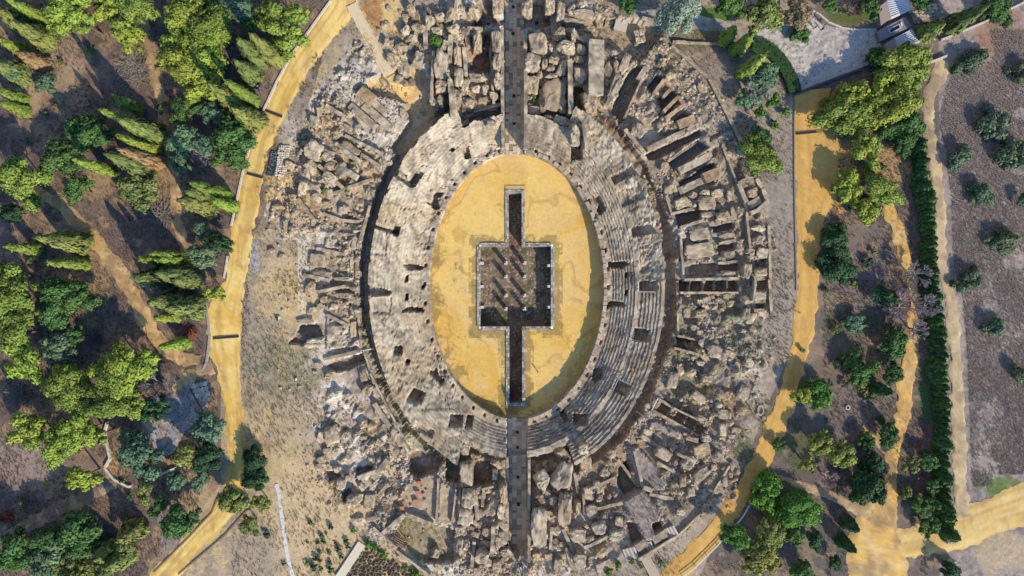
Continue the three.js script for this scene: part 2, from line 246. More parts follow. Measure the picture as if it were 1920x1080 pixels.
const wl = [92, 118, 140, 162, 180, 198, 220, 244, 268].map(d => d * PI / 180);
for (let w = 0; w < wl.length - 1; w++) seatMesh('eroded_wedge', BH.map((_, k) => k), wl[w], wl[w + 1]);
// coping blocks on the east podium edge
{ const r = rng(5); let th = -80 * PI / 180; while (th < 82 * PI / 180) { const L = 1.1 + r() * 0.8, rad = Math.hypot(A0 * Math.sin(th), B0 * Math.cos(th)); const d = L / rad; if (r() < 0.7) { const [x, z] = ringP(0.5, th + d / 2); const b = new THREE.BoxGeometry(L * 0.9, 0.35 + r() * 0.2, 0.9); const m = mesh('coping_stone', b, cmat(mixc(C(205, 190, 165), C(170, 150, 120), r())), seating); m.position.set(x, 3.12, z); const [x2, z2] = ringP(0.5, th + d); const [x1, z1] = ringP(0.5, th); m.rotation.y = Math.atan2(-(z2 - z1), x2 - x1); } th += d; } }

// ---------- arena floor and the cross-shaped pit ----------
const tex = (w, h, fn) => { const d = new Uint8Array(w * h * 4); for (let j = 0; j < h; j++) for (let i = 0; i < w; i++) { const c = fn((i + 0.5) / w, (j + 0.5) / h); const k = (j * w + i) * 4; d[k] = srgb8(c[0]); d[k + 1] = srgb8(c[1]); d[k + 2] = srgb8(c[2]); d[k + 3] = 255; } const t = new THREE.DataTexture(d, w, h); t.colorSpace = THREE.SRGBColorSpace; t.magFilter = THREE.LinearFilter; t.minFilter = THREE.LinearMipmapLinearFilter; t.generateMipmaps = true; t.needsUpdate = true; return t; };
const PIT = { x0: toW(900.8, 0, 0)[0], x1: toW(1033, 0, 0)[0], z0: toW(0, 462, 0)[1], z1: toW(0, 612, 0)[1], ax0: toW(953.8, 0, 0)[0], ax1: toW(978, 0, 0)[0], bx0: toW(955.2, 0, 0)[0], bx1: toW(979, 0, 0)[0], az: toW(0, 362, 0)[1], bz: toW(0, 755, 0)[1] };
const inCross = (x, z, m = 0) => (x > PIT.x0 - m && x < PIT.x1 + m && z > PIT.z0 - m && z < PIT.z1 + m) || (x > PIT.ax0 - m && x < PIT.ax1 + m && z > PIT.az - m && z <= PIT.z0) || (x > PIT.bx0 - m && x < PIT.bx1 + m && z >= PIT.z1 && z < PIT.bz + m);
const SA = C(240, 200, 112), SB = C(228, 182, 86), SC = C(194, 148, 66), SG = C(122, 108, 62), SP = C(230, 192, 122);
function sandCol(x, z) {
  const wx = x + (fbm(x * 0.1, z * 0.1, 3) - 0.5) * 16, wz = z + (fbm(x * 0.1 + 30, z * 0.1, 3) - 0.5) * 16;
  const n = fbm(wx * 0.11, wz * 0.11, 4), r = Math.abs(fbm(wx * 0.07 + 11, wz * 0.07, 3) - 0.5), f = fbm(x * 1.3, z * 1.3, 3);
  let c = mixc(SB, SA, ss(0.32, 0.62, n)); c = mixc(c, SP, ss(0.5, 0.7, fbm(wx * 0.16 + 70, wz * 0.16, 3)) * 0.7); c = mixc(c, SC, (1 - ss(0.0, 0.03, r)) * 0.55);
  // algae stains and worn turf along the south-west rim and round the pit
  const t = -tOf(x, z), g1 = fbm(x * 0.3 + 9, z * 0.3, 2) * 0.55 + fbm(x * 1.5 + 9, z * 1.5, 3) * 0.45;
  const rim = x < 1 ? (z > -12 ? 1 : z > -24 ? 0.6 : 0) : z > 4 ? 0.55 : 0.0; c = mixc(c, SG, rim * ss(0.46, 0.66, g1 + (t < 4 ? 0.12 - t * 0.06 : -0.14)) * 0.6);
  const m = inCross(x, z, 3.2) && (z > PIT.z0 - 3.5) && !(Math.abs(x - 0.9) < 4 && z < PIT.z0 - 3.3); if (m) c = mixc(c, SG, ss(0.4, 0.6, g1 + (inCross(x, z, 2.3) ? 0.12 : -0.02)) * 0.62);
  const k = 0.82 + 0.2 * f + 0.16 * vn(x * 5, z * 5); return [c[0] * k, c[1] * k, c[2] * k];
}
const AW = 52, AH = 76;
const arenaTex = tex(900, 1316, (u, v) => sandCol(RX + (u - 0.5) * AW, RZ + (v - 0.5) * AH));
{ const d = 0.4, ni = AW / d, nj = AH / d; const X = i => RX - AW / 2 + i * d, Z = j => RZ - AH / 2 + j * d;
  const g = fieldGeo(ni, nj, (i, j) => { const x = X(i), z = Z(j); const ax = Math.abs(x - RX) > 0; return [x, 0.02 + (fbm(x * 0.25, z * 0.25, 3) - 0.5) * 0.12, z]; }, (i, j) => { const x = X(i + 0.5), z = Z(j + 0.5); return tOf(x, z) < 0.5 && !inCross(x, z, 0.45); }, null, null, (x, z) => [(x - RX) / AW + 0.5, (z - RZ) / AH + 0.5]);
  struct(mesh('arena_sand', g, mat({ map: arenaTex, side: THREE.DoubleSide }))); }
const fossa = group('arena_pit'); tag(fossa, 'cross-shaped sunken pit edged with pale masonry in the arena', 'pit');
{ const FD = -3.6;
  const f1 = C(136, 116, 88), f2 = C(96, 82, 64), f3 = C(86, 90, 50), f4 = C(190, 178, 160), f5 = C(122, 82, 60);
  const colF = (x, y, z) => { const n = fbm(x * 0.6, z * 0.6, 4), s = vn(x * 3.1, z * 3.1); let c = mixc(f2, f1, ss(0.35, 0.6, n)); c = mixc(c, f3, ss(0.55, 0.7, fbm(x * 0.3 + 9, z * 0.3, 3)) * 0.8); if (x > PIT.ax0 && x < PIT.ax1) c = mixc(c, f5, 0.4); if (s > 0.8) c = mixc(c, f4, 0.7); return c; };
  const d = 0.25, x0 = PIT.x0 - 0.5, z0 = PIT.az - 0.5, ni = Math.ceil((PIT.x1 + 0.5 - x0) / d), nj = Math.ceil((PIT.bz + 0.5 - z0) / d);
  mesh('pit_floor', fieldGeo(ni, nj, (i, j) => { const x = x0 + i * d, z = z0 + j * d; return [x, FD + (fbm(x * 0.8, z * 0.8, 3) - 0.5) * 0.5, z]; }, (i, j) => inCross(x0 + (i + 0.5) * d, z0 + (j + 0.5) * d, 0.3), null, colF), M.stone, fossa);
  // lining walls with a course of separate cap stones
  const r = rng(31); const capG = [0, 1, 2].map(k => new THREE.BoxGeometry(1, 1, 1)); const capM = [0, 1, 2, 3, 4].map(k => cmat(mixc(C(204, 194, 178), C(132, 122, 108), k / 4)));
  const wallM = cmat(C(150, 138, 120));
  const run = (xa, za, xb, zb, nx, nz) => { // inner edge a->b, (nx,nz) points outwards
    const L = Math.hypot(xb - xa, zb - za), w = 0.92; const wg = new THREE.BoxGeometry(nx ? w : L, 3.75, nx ? L : w); const m = mesh('lining_wall', wg, wallM, fossa); m.position.set((xa + xb) / 2 + nx * w / 2, -1.79, (za + zb) / 2 + nz * w / 2);
    let s = 0; while (s < L - 0.2) { const l = Math.min(L - s, 0.55 + r() * 0.55); for (let q = 0; q < 2; q++) { const ww = 0.43; const c = mesh('cap_stone', capG[0], capM[fl(r() * 5)], fossa); const hh = 0.22 + r() * 0.14; c.scale.set(nx ? ww : l - 0.06, hh, nx ? l - 0.06 : ww); const u = (s + l / 2) / L, off = 0.235 + q * 0.46 + (r() - 0.5) * 0.05; c.position.set(xa + (xb - xa) * u + nx * off, 0.085 + hh / 2, za + (zb - za) * u + nz * off); c.rotation.y = (r() - 0.5) * 0.06; } s += l; } };
  const { x0: a, x1: b, z0: c, z1: e, ax0, ax1, bx0, bx1, az, bz } = PIT;
  run(a, c, a, e, -1, 0); run(b, c, b, e, 1, 0); run(a, c, ax0 - 0.95, c, 0, -1); run(ax1 + 0.95, c, b, c, 0, -1); run(a, e, bx0 - 0.95, e, 0, 1); run(bx1 + 0.95, e, b, e, 0, 1);
  run(ax0, az, ax0, c, -1, 0); run(ax1, az, ax1, c, 1, 0); run(bx0, e, bx0, bz, -1, 0); run(bx1, e, bx1, bz, 1, 0); run(ax0 - .92, az, ax1 + .92, az, 0, -1); run(bx0 - .92, bz, bx1 + .92, bz, 0, 1);
  const lint = (name, x, z, w, d2) => { const m = mesh(name, new THREE.BoxGeometry(w, 0.3, d2), cmat(C(208, 176, 116)), fossa); m.position.set(x, 0.06, z); };
  lint('threshold_slab', (ax0 + ax1) / 2, az - 1.5, 5.4, 1.0);
  const pm = cmat(C(214, 206, 190));
  for (const py of [493, 518.5, 554, 579]) for (const qx of [948.5, 983.5]) { const [x, z] = toW(qx, py, -0.2); const p = mesh('pillar', new THREE.BoxGeometry(0.85, 3.5, 0.85), wallM, fossa); p.position.set(x, -1.95, z); const cap = mesh('pillar_cap', new THREE.BoxGeometry(0.5, 0.25, 0.95), pm, p); cap.position.set(0.2, 1.87, 0); const c2 = mesh('pillar_cap', new THREE.BoxGeometry(0.4, 0.2, 0.36), pm, p); c2.position.set(-0.255, 1.85, 0.25); }
  for (const [qx, py] of [[903.5, 493], [903.5, 537], [904, 576], [1029.5, 498], [1029.5, 537], [1030, 576]]) { const [x, z] = toW(qx, py, 0); const p = mesh('buttress', new THREE.BoxGeometry(0.8, 3.7, 0.7), pm, fossa); p.position.set(x, -1.72, z); }
}

// ---------- ground: one sheet ----------
const pxG = (x, z) => [960 + x / S * H / (H - 7), 540 + z / S * H / (H - 7)];
const blobs = []; const blob = (px, py, rx, ry, col, k = 1) => blobs.push([px, py, rx, ry, col, k]);
const G_ = { tan: C(200, 174, 130), straw: C(212, 180, 116), grey: C(158, 143, 126), violet: C(132, 118, 112), ochre: C(186, 152, 100), green: C(104, 112, 62), lawn: C(82, 120, 34), rust: C(160, 112, 80), pale: C(206, 194, 172), brown: C(128, 108, 88), field: C(152, 142, 136), gdark: C(84, 92, 62) };
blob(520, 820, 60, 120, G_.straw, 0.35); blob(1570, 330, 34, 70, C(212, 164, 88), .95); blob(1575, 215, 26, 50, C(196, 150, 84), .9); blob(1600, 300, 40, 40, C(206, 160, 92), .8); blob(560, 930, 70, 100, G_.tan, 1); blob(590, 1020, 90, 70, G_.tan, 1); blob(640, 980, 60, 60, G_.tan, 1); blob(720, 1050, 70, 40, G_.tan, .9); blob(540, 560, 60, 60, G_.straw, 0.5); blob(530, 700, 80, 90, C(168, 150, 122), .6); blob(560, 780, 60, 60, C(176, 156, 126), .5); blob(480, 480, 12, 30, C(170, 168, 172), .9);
blob(490, 660, 40, 90, G_.grey, .7); blob(540, 690, 60, 60, G_.green, .3); blob(690, 720, 50, 60, G_.grey, .6); blob(700, 30, 25, 30, C(176, 128, 78), 1); blob(735, 25, 20, 40, G_.straw, .9); blob(740, 140, 30, 60, G_.straw, .5); blob(690, 180, 70, 90, C(190, 180, 166), .8); blob(560, 170, 30, 120, G_.grey, .8); blob(620, 220, 40, 40, G_.ochre, .5); blob(540, 250, 20, 50, G_.pale, .6); blob(530, 350, 30, 60, G_.straw, .8);
blob(1340, 110, 60, 60, G_.brown, .8); blob(1290, 80, 50, 25, C(122, 112, 70), .8); blob(1225, 200, 50, 40, C(178, 158, 132), .8); blob(1340, 190, 70, 90, G_.grey, .8); blob(1450, 330, 50, 200, G_.grey, .9); blob(1470, 560, 40, 160, G_.grey, .9); blob(1390, 620, 60, 60, G_.green, .35); blob(1300, 700, 50, 60, G_.green, .4); blob(1340, 760, 50, 50, G_.ochre, .4); blob(1210, 850, 60, 40, C(150, 126, 100), .5); blob(1115, 900, 50, 70, C(150, 124, 92), .6);
blob(1440, 800, 20, 40, G_.green, .7); blob(1390, 840, 16, 40, G_.green, .8); blob(1340, 35, 45, 18, G_.lawn, 1); blob(1600, 30, 50, 20, C(96, 104, 44), 1); blob(1590, 610, 55, 60, G_.gdark, .7); blob(1620, 520, 70, 60, G_.violet, .8); blob(1600, 700, 80, 70, G_.brown, .6); blob(1500, 820, 50, 60, G_.gdark, .9); blob(1560, 780, 70, 60, G_.violet, .6); blob(1730, 740, 14, 60, C(70, 96, 44), .9); blob(1730, 860, 30, 60, C(128, 92, 90), .6); blob(1650, 300, 60, 50, G_.ochre, .9); blob(1600, 240, 30, 60, G_.ochre, .8);
blob(1870, 60, 50, 40, G_.rust, .5); blob(1850, 120, 50, 50, G_.rust, .4); blob(1800, 120, 20, 20, G_.green, .5); blob(1870, 905, 40, 20, C(90, 116, 40), .9); blob(1870, 850, 16, 12, C(110, 124, 50), .6); blob(1870, 1030, 60, 40, G_.tan, .6); blob(1780, 235, 12, 20, C(90, 110, 60), .6);
blob(110, 110, 60, 80, C(178, 152, 118), .8); blob(60, 190, 30, 30, C(186, 158, 122), .8); blob(190, 350, 30, 30, G_.ochre, .5); blob(300, 340, 40, 40, G_.ochre, .5); blob(180, 500, 40, 60, G_.ochre, .5); blob(330, 770, 60, 40, C(150, 150, 158), .9); blob(215, 880, 14, 40, C(190, 150, 104), .9); blob(300, 880, 30, 30, C(190, 150, 108), .7); blob(370, 930, 50, 40, C(196, 166, 122), .7); blob(340, 1000, 40, 60, G_.grey, .7); blob(470, 1030, 60, 50, G_.grey, .6); blob(60, 860, 60, 60, C(160, 140, 128), .7);
function soilCol(x, z) {
  const [px, py] = pxG(x, z); const t = tOf(x, z);
  const n = fbm(x * 0.07, z * 0.07, 4), m = fbm(x * 0.35 + 40, z * 0.35, 4), f = vn(x * 3.3, z * 3.3), f2 = vn(x * 1.3 + 8, z * 1.3);
  let c;
  const leftRoad = 640 - ss(0, 700, py) * 200 - (py > 900 ? (py - 900) * 0.7 : 0);
  if (t < 44 && !(px < 560 && py > 450)) { c = mixc(C(186, 166, 136), C(212, 198, 176), ss(0.35, 0.62, m)); c = mixc(c, C(168, 140, 104), ss(0.5, 0.68, n) * 0.65); c = mixc(c, C(112, 104, 98), ss(0.56, 0.72, fbm(x * 0.6 + 90, z * 0.6, 3)) * 0.55); if (px > 1120 && py > 300) c = mixc(c, C(138, 124, 104), 0.55 * ss(0.3, 0.6, fbm(x * 0.2 + 31, z * 0.2, 3)) + .15); if (f2 > 0.8 && n > 0.45) c = mixc(c, G_.green, 0.45); if (t < 19 && t > cavMax(x, z) - 1) c = x < 0 ? mixc(c, z > 8 ? C(112, 112, 66) : C(150, 134, 112), 0.6) : mixc(c, C(138, 118, 100), 0.6); }
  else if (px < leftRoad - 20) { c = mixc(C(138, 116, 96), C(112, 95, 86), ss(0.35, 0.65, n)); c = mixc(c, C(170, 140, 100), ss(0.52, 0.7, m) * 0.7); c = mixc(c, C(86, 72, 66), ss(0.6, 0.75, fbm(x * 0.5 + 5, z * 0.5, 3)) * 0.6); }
  else if (px < 900) { c = mixc(C(192, 168, 128), C(166, 147, 120), ss(0.4, 0.6, n)); c = mixc(c, G_.straw, ss(0.54, 0.74, m) * 0.4); c = mixc(c, C(140, 126, 112), ss(0.52, 0.68, fbm(x * 0.6 + 15, z * 0.6, 3)) * 0.6); if (f2 > 0.86) c = mixc(c, G_.green, 0.4); }
  else if (px < 1500 - (py > 600 ? (py - 600) * 0.4 : 0)) { c = mixc(C(170, 152, 130), C(148, 134, 118), ss(0.4, 0.6, n)); c = mixc(c, C(186, 166, 138), ss(0.5, 0.7, m) * 0.5); }
  else if (px < 1755) { c = mixc(C(124, 108, 95), C(104, 94, 86), ss(0.35, 0.65, n)); c = mixc(c, C(160, 136, 104), ss(0.54, 0.7, m) * 0.6); if (f2 > 0.84) c = mixc(c, G_.gdark, 0.4); }
  else { c = mixc(C(164, 150, 136), C(146, 133, 123), ss(0.35, 0.65, n)); c = mixc(c, C(104, 95, 92), ss(0.5, 0.66, fbm(x * 0.9 + 5, z * 0.9, 3)) * 0.6); c = mixc(c, C(176, 158, 140), ss(0.55, 0.75, m) * 0.5); }
  for (const b of blobs) { const u = (px - b[0]) / b[2], v = (py - b[1]) / b[3], d = u * u + v * v; if (d < 2.2) c = mixc(c, b[4], b[5] * (1 - ss(0.5, 1.3, d + (m - 0.5) * 2.2))); }
  for (const p of PITS) if (p.col && x > p.x0 && x < p.x1 && z > p.z0 && z < p.z1 && inPoly(p.poly, x, z)) c = mixc(p.col, c, 0.25 + 0.2 * f2);
  const f3 = vn(x * 6.1 + 3, z * 6.1); const k = 0.6 + 0.34 * f + 0.26 * f2 + 0.28 * f3; return [c[0] * k, c[1] * k, c[2] * k];
}
const GW = 300, GH = 188;
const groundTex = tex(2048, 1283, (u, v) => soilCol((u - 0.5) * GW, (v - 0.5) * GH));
{ const axis = (a, b, f0, f1) => { const o = []; let v = a; while (v < b) { o.push(v); v += v > f0 && v < f1 ? 0.35 : Math.abs(v) > 150 ? 12 : 0.8; } o.push(b); return o; };
  const xs = axis(-330, 330, -76, 76), zs = axis(-260, 260, -82, 82);
  const g = fieldGeo(xs.length - 1, zs.length - 1, (i, j) => [xs[i], gY(xs[i], zs[j]), zs[j]], (i, j) => { const x = (xs[i] + xs[i + 1]) / 2, z = (zs[j] + zs[j + 1]) / 2; const t = tOf(x, z); return t > cavMax(x, z) - 0.35 || (t > 0.2 && corr(x, z)); }, null, null, (x, z) => [x / GW + 0.5, z / GH + 0.5]);
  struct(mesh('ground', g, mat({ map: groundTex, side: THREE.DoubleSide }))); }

// ---------- roads, trails, plaza ----------
function ribbon(name, pts, off, colFn, o = {}) {
  const cv = new THREE.CatmullRomCurve3(pts.map(([px, py, w]) => { const p = onG(px, py); return new THREE.Vector3(p[0], w * S * (H - p[1]) / H / 2, p[2]); }), false, 'centripetal');
  const L = cv.getLength(), ni = Math.max(4, Math.round(L / (o.step || 0.6))), nj = o.nj || 12; const P = cv.getSpacedPoints(ni);
  const g = fieldGeo(ni, nj, (i, j) => { const a = P[Math.max(0, i - 1)], b = P[Math.min(ni, i + 1)], p = P[i]; let tx = b.x - a.x, tz = b.z - a.z; const l = Math.hypot(tx, tz) || 1; tx /= l; tz /= l; let v = j / nj * 2 - 1; let w = p.y; const edge = Math.abs(v) > 0.99 ? (fbm(p.x * 0.6 + v * 50, p.z * 0.6, 4) - 0.5) * (o.edge ?? 2.2) : 0; w += edge; const x = p.x - tz * w * v, z = p.z + tx * w * v; return [x, gY(x, z) + (Math.abs(v) > 0.99 ? off * 0.3 : off), z]; }, () => true, null, colFn);
  return mesh(name, g, M.stone);
}
const Y1 = C(244, 206, 112), Y2 = C(230, 184, 84), Y3 = C(198, 156, 88), Y4 = C(248, 218, 144);
const roadCol = (k = 1, tint = null) => (x, y, z, i = 0, j = 0) => { const n = fbm(x * 0.22, z * 0.22, 4), m = fbm(x * 0.8 + 30, z * 0.8, 3); let c = mixc(Y2, Y1, ss(0.35, 0.62, n)); c = mixc(c, Y4, ss(0.52, 0.7, m) * 0.5); c = mixc(c, Y3, ss(0.55, 0.72, fbm(x * 0.4 + 77, z * 0.4, 3)) * 0.7); { const st = fbm(j * 0.9 + 3, i * 0.035, 3); c = mixc(c, Y3, ss(0.52, 0.66, st) * 0.6); c = mixc(c, Y4, (1 - ss(0.34, 0.46, st)) * 0.4); } if (tint) c = mixc(c, tint, k); const f = 0.84 + 0.16 * vn(x * 3, z * 3) + 0.16 * vn(x * 7, z * 7); return [c[0] * f, c[1] * f, c[2] * f]; };
struct(ribbon('sand_road', [[655, -30, 60], [638, 15, 50], [600, 68, 46], [562, 120, 46], [518, 208, 40], [491, 262, 38], [475, 322, 38], [467, 385, 38], [452, 440, 40], [440, 530, 40], [424, 580, 60], [422, 640, 62], [428, 690, 48], [438, 760, 36], [444, 830, 30], [440, 900, 30], [424, 952, 40], [372, 1008, 40], [312, 1072, 40], [262, 1125, 40]], 0.1, roadCol()));
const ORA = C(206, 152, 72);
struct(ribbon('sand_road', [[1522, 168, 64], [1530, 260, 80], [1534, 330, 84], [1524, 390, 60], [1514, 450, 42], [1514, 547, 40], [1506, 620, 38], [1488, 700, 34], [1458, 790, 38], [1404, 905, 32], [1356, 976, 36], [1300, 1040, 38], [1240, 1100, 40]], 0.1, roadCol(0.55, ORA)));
const TR = C(192, 156, 104), trailCol = (a, b = a) => (x, y, z) => { const n = fbm(x * 0.4, z * 0.4, 4); let c = mixc(a, b, ss(0.35, 0.65, n)); c = mixc(c, C(150, 126, 98), ss(0.54, 0.7, fbm(x * 0.25 + 51, z * 0.25, 4)) * 0.6); c = mixc(c, C(236, 208, 150), ss(0.56, 0.72, fbm(x * 0.5 + 21, z * 0.5, 3)) * 0.45); const f = 0.76 + 0.28 * vn(x * 2.5, z * 2.5) + 0.2 * vn(x * 6, z * 6); return [c[0] * f, c[1] * f, c[2] * f]; };
struct(ribbon('dirt_trail', [[20, 340, 16], [105, 378, 22], [155, 427, 26], [190, 466, 28], [246, 547, 28], [278, 610, 28], [317, 660, 28], [376, 676, 22]], 0.2, trailCol(C(206, 164, 100), C(178, 144, 98)), { nj: 8 }));
struct(ribbon('dirt_trail', [[270, 30, 18], [278, 63, 18], [292, 148, 20], [306, 218, 18], [324, 317, 18], [334, 420, 18], [352, 473, 16], [373, 540, 16], [392, 565, 16]], 0.2, trailCol(C(198, 160, 104), C(172, 140, 102)), { nj: 6 }));
struct(ribbon('dirt_trail', [[-20, 1026, 24], [105, 957, 24], [176, 925, 24], [215, 905, 20]], 0.2, trailCol(C(150, 128, 104), C(128, 112, 100)), { nj: 6 }));
struct(ribbon('dirt_trail', [[400, 688, 26], [360, 704, 20], [325, 732, 18]], 0.2, trailCol(C(206, 172, 118), C(188, 156, 110)), { nj: 6 }));
struct(ribbon('dirt_trail', [[1664, 380, 22], [1682, 431, 22], [1701, 498, 24], [1714, 561, 18], [1712, 614, 24], [1705, 674, 30], [1698, 723, 30], [1691, 788, 28], [1673, 848, 26], [1670, 911, 24], [1655, 960, 60], [1640, 1005, 100], [1645, 1060, 110], [1640, 1120, 120]], 0.2, trailCol(C(232, 186, 100), C(206, 162, 92)), { nj: 14, edge: 2.4 }));
struct(ribbon('dirt_trail', [[1455, 890, 8], [1525, 918, 16], [1578, 939, 20], [1635, 966, 34]], 0.2, trailCol(C(190, 158, 112), C(170, 142, 110)), { nj: 6 }));
struct(ribbon('dirt_trail', [[1617, 798, 8], [1645, 826, 16], [1668, 850, 16]], 0.2, trailCol(C(196, 160, 104)), { nj: 6 }));
struct(ribbon('dirt_trail', [[1775, 118, 34], [1744, 176, 26], [1740, 239, 20], [1750, 299, 20], [1760, 371, 22], [1765, 491, 22], [1782, 561, 22], [1790, 640, 22], [1794, 735, 24], [1799, 841, 26], [1799, 918, 26], [1806, 970, 34]], 0.2, trailCol(C(204, 178, 136), C(182, 156, 118)), { nj: 8 }));
struct(ribbon('sand_road', [[1960, 935, 84], [1860, 966, 70], [1800, 992, 74], [1730, 1012, 60], [1670, 1022, 50]], 0.14, roadCol(0.3, C(200, 170, 120)), { edge: 2.2 }));
struct(ribbon('dirt_trail', [[735, 141, 22], [752, 165, 26], [772, 190, 40]], 0.2, trailCol(C(226, 188, 118), C(206, 170, 108)), { nj: 6, edge: .5 }));
struct(ribbon('cobble_path', [[1190, 18, 24], [1240, 34, 26], [1310, 42, 26], [1370, 52, 22], [1415, 62, 20]], 0.12, trailCol(C(186, 180, 168), C(160, 154, 146)), { nj: 8, edge: .5 }));
function drape(name, tile, pts, off, colFn, d = 0.25) {
  const poly = pts.map(([x, y]) => { const q = onG(...tp(tile, x, y)); return [q[0], q[2]]; }); const xs = poly.map(p => p[0]), zs = poly.map(p => p[1]); const x0 = Math.min(...xs), z0 = Math.min(...zs), ni = Math.ceil((Math.max(...xs) - x0) / d), nj = Math.ceil((Math.max(...zs) - z0) / d);
  return mesh(name, fieldGeo(ni, nj, (i, j) => { const x = x0 + i * d, z = z0 + j * d; return [x, gY(x, z) + off, z]; }, (i, j) => inPoly(poly, x0 + (i + .5) * d, z0 + (j + .5) * d), (x, y, z) => y - 0.3, colFn), M.stone);
}
const cobCol = (x, y, z) => { const n = fbm(x * 0.18, z * 0.18, 3), s = vn(x * 2.6, z * 2.6), q = vn(x * 1.9 + 40, z * 1.9); let c = mixc(C(178, 170, 158), C(202, 192, 176), ss(0.4, 0.65, n)); if (s > 0.78) c = mixc(c, C(116, 110, 106), 0.65); if (q > 0.8) c = mixc(c, C(214, 206, 190), 0.6); return c; };
struct(drape('cobbled_plaza', 0, [[1402, 66], [1440, 50], [1512, 18], [1524, 34], [1545, 47], [1575, 53], [1642, 54], [1655, 98], [1628, 128], [1560, 148], [1494, 177], [1480, 140], [1458, 112], [1430, 90]], 0.15, cobCol));
struct(drape('gravel_terrace', 0, [[352, 708], [392, 742], [386, 775], [366, 792], [345, 812], [325, 850], [300, 860], [285, 830], [262, 806], [272, 788], [300, 770], [325, 738]], 0.1, trailCol(C(182, 178, 174), C(160, 156, 154))));
// ---------- label bookkeeping: every thing is told apart by its rank of distance to a landmark ----------
const LM = [["the stacked white stones", 527, 300], ["the left road's topmost drain", 513, 212], ["the left road's middle drain", 478, 328], ["the left road's lowest drain", 421, 631], ["the upper end of the beige ramp", 665, 15], ["the foot of the beige ramp", 735, 145], ["the north tip of the arena", 965, 290], ["the south tip of the arena", 970, 782], ["the north passage's top end", 965, 4], ["the middle of the north passage", 965, 140], ["the middle of the south passage", 970, 910], ["the south passage's bottom end", 977, 1050], ["the middle of the cobbled plaza", 1540, 100], ["the grey building's dark skylight", 1676, 52], ["the hedge's top end", 1725, 290], ["the hedge's bottom end", 1775, 990], ["the manhole ring", 1589, 764], ["the small green bin", 1502, 656], ["the leafless pinkish tree", 1710, 560], ["the curved white railing", 1375, 980], ["the top of the white gutter", 524, 925], ["the timber pergola", 757, 1008], ["the terracotta cubes", 783, 930], ["the curved garden wall", 203, 830], ["the pale slab steps", 375, 730], ["the dark oval basin", 792, 870], ["the horseshoe-shaped ruin", 1412, 365], ["the top left picture corner", 0, 0], ["the top right picture corner", 1920, 0], ["the bottom left picture corner", 0, 1080], ["the bottom right picture corner", 1920, 1080], ["the brush pile in the left wood", 245, 150], ["the square altar-like block", 1198, 70], ["the west rim of the arena", 806, 536], ["the east rim of the arena", 1129, 536], ["the lower right road junction", 1650, 985], ["the flat square-holed terrace", 1205, 960], ["the left picture edge's middle", 0, 540], ["the right picture edge's middle", 1920, 540], ["the five-celled room row", 1330, 536], ["the two long sunken rooms", 1290, 325], ["the two brick enclosures", 1253, 195], ["the lavender bed", 720, 1060], ["the broad trail's first bend", 155, 427]];
const REG = [];
function reg(o, phrase, category, px, py, grp) { REG.push({ o, phrase, category, px, py, grp }); return o; }
const ORD = ['nearest', 'second nearest', 'third nearest', 'fourth nearest', 'fifth nearest', 'sixth nearest', 'seventh nearest', 'eighth nearest', 'ninth nearest', 'tenth nearest', 'eleventh nearest', 'twelfth nearest', 'thirteenth nearest', 'fourteenth nearest', 'fifteenth nearest', 'sixteenth nearest'];
function finishLabels() {
  const kinds = new Map(); for (const r of REG) { if (!kinds.has(r.phrase)) kinds.set(r.phrase, []); kinds.get(r.phrase).push(r); }
  for (const [ph, list] of kinds) {
    if (list.length === 1) { tag(list[0].o, ph.split(' ').length >= 4 ? ph : ph + ' near ' + LM.slice().sort((a, b) => Math.hypot(a[1] - list[0].px, a[2] - list[0].py) - Math.hypot(b[1] - list[0].px, b[2] - list[0].py))[0][0], list[0].category, list[0].grp); continue; }
    for (const r of list) r.best = null;
    for (const l of LM) { const so = list.map(r => [Math.hypot(r.px - l[1], r.py - l[2]), r]).sort((a, b) => a[0] - b[0]); so.forEach(([d, r], i) => { if (i >= ORD.length) return; const cost = i * 1.0 + d / 90; if (!r.best || cost < r.best.cost) r.best = { cost, i, l: l[0] }; }); }
    for (const r of list) tag(r.o, r.best ? `${ph}, ${ORD[r.best.i]} to ${r.best.l}` : ph + ' far from any landmark', r.category, r.grp);
  }
}

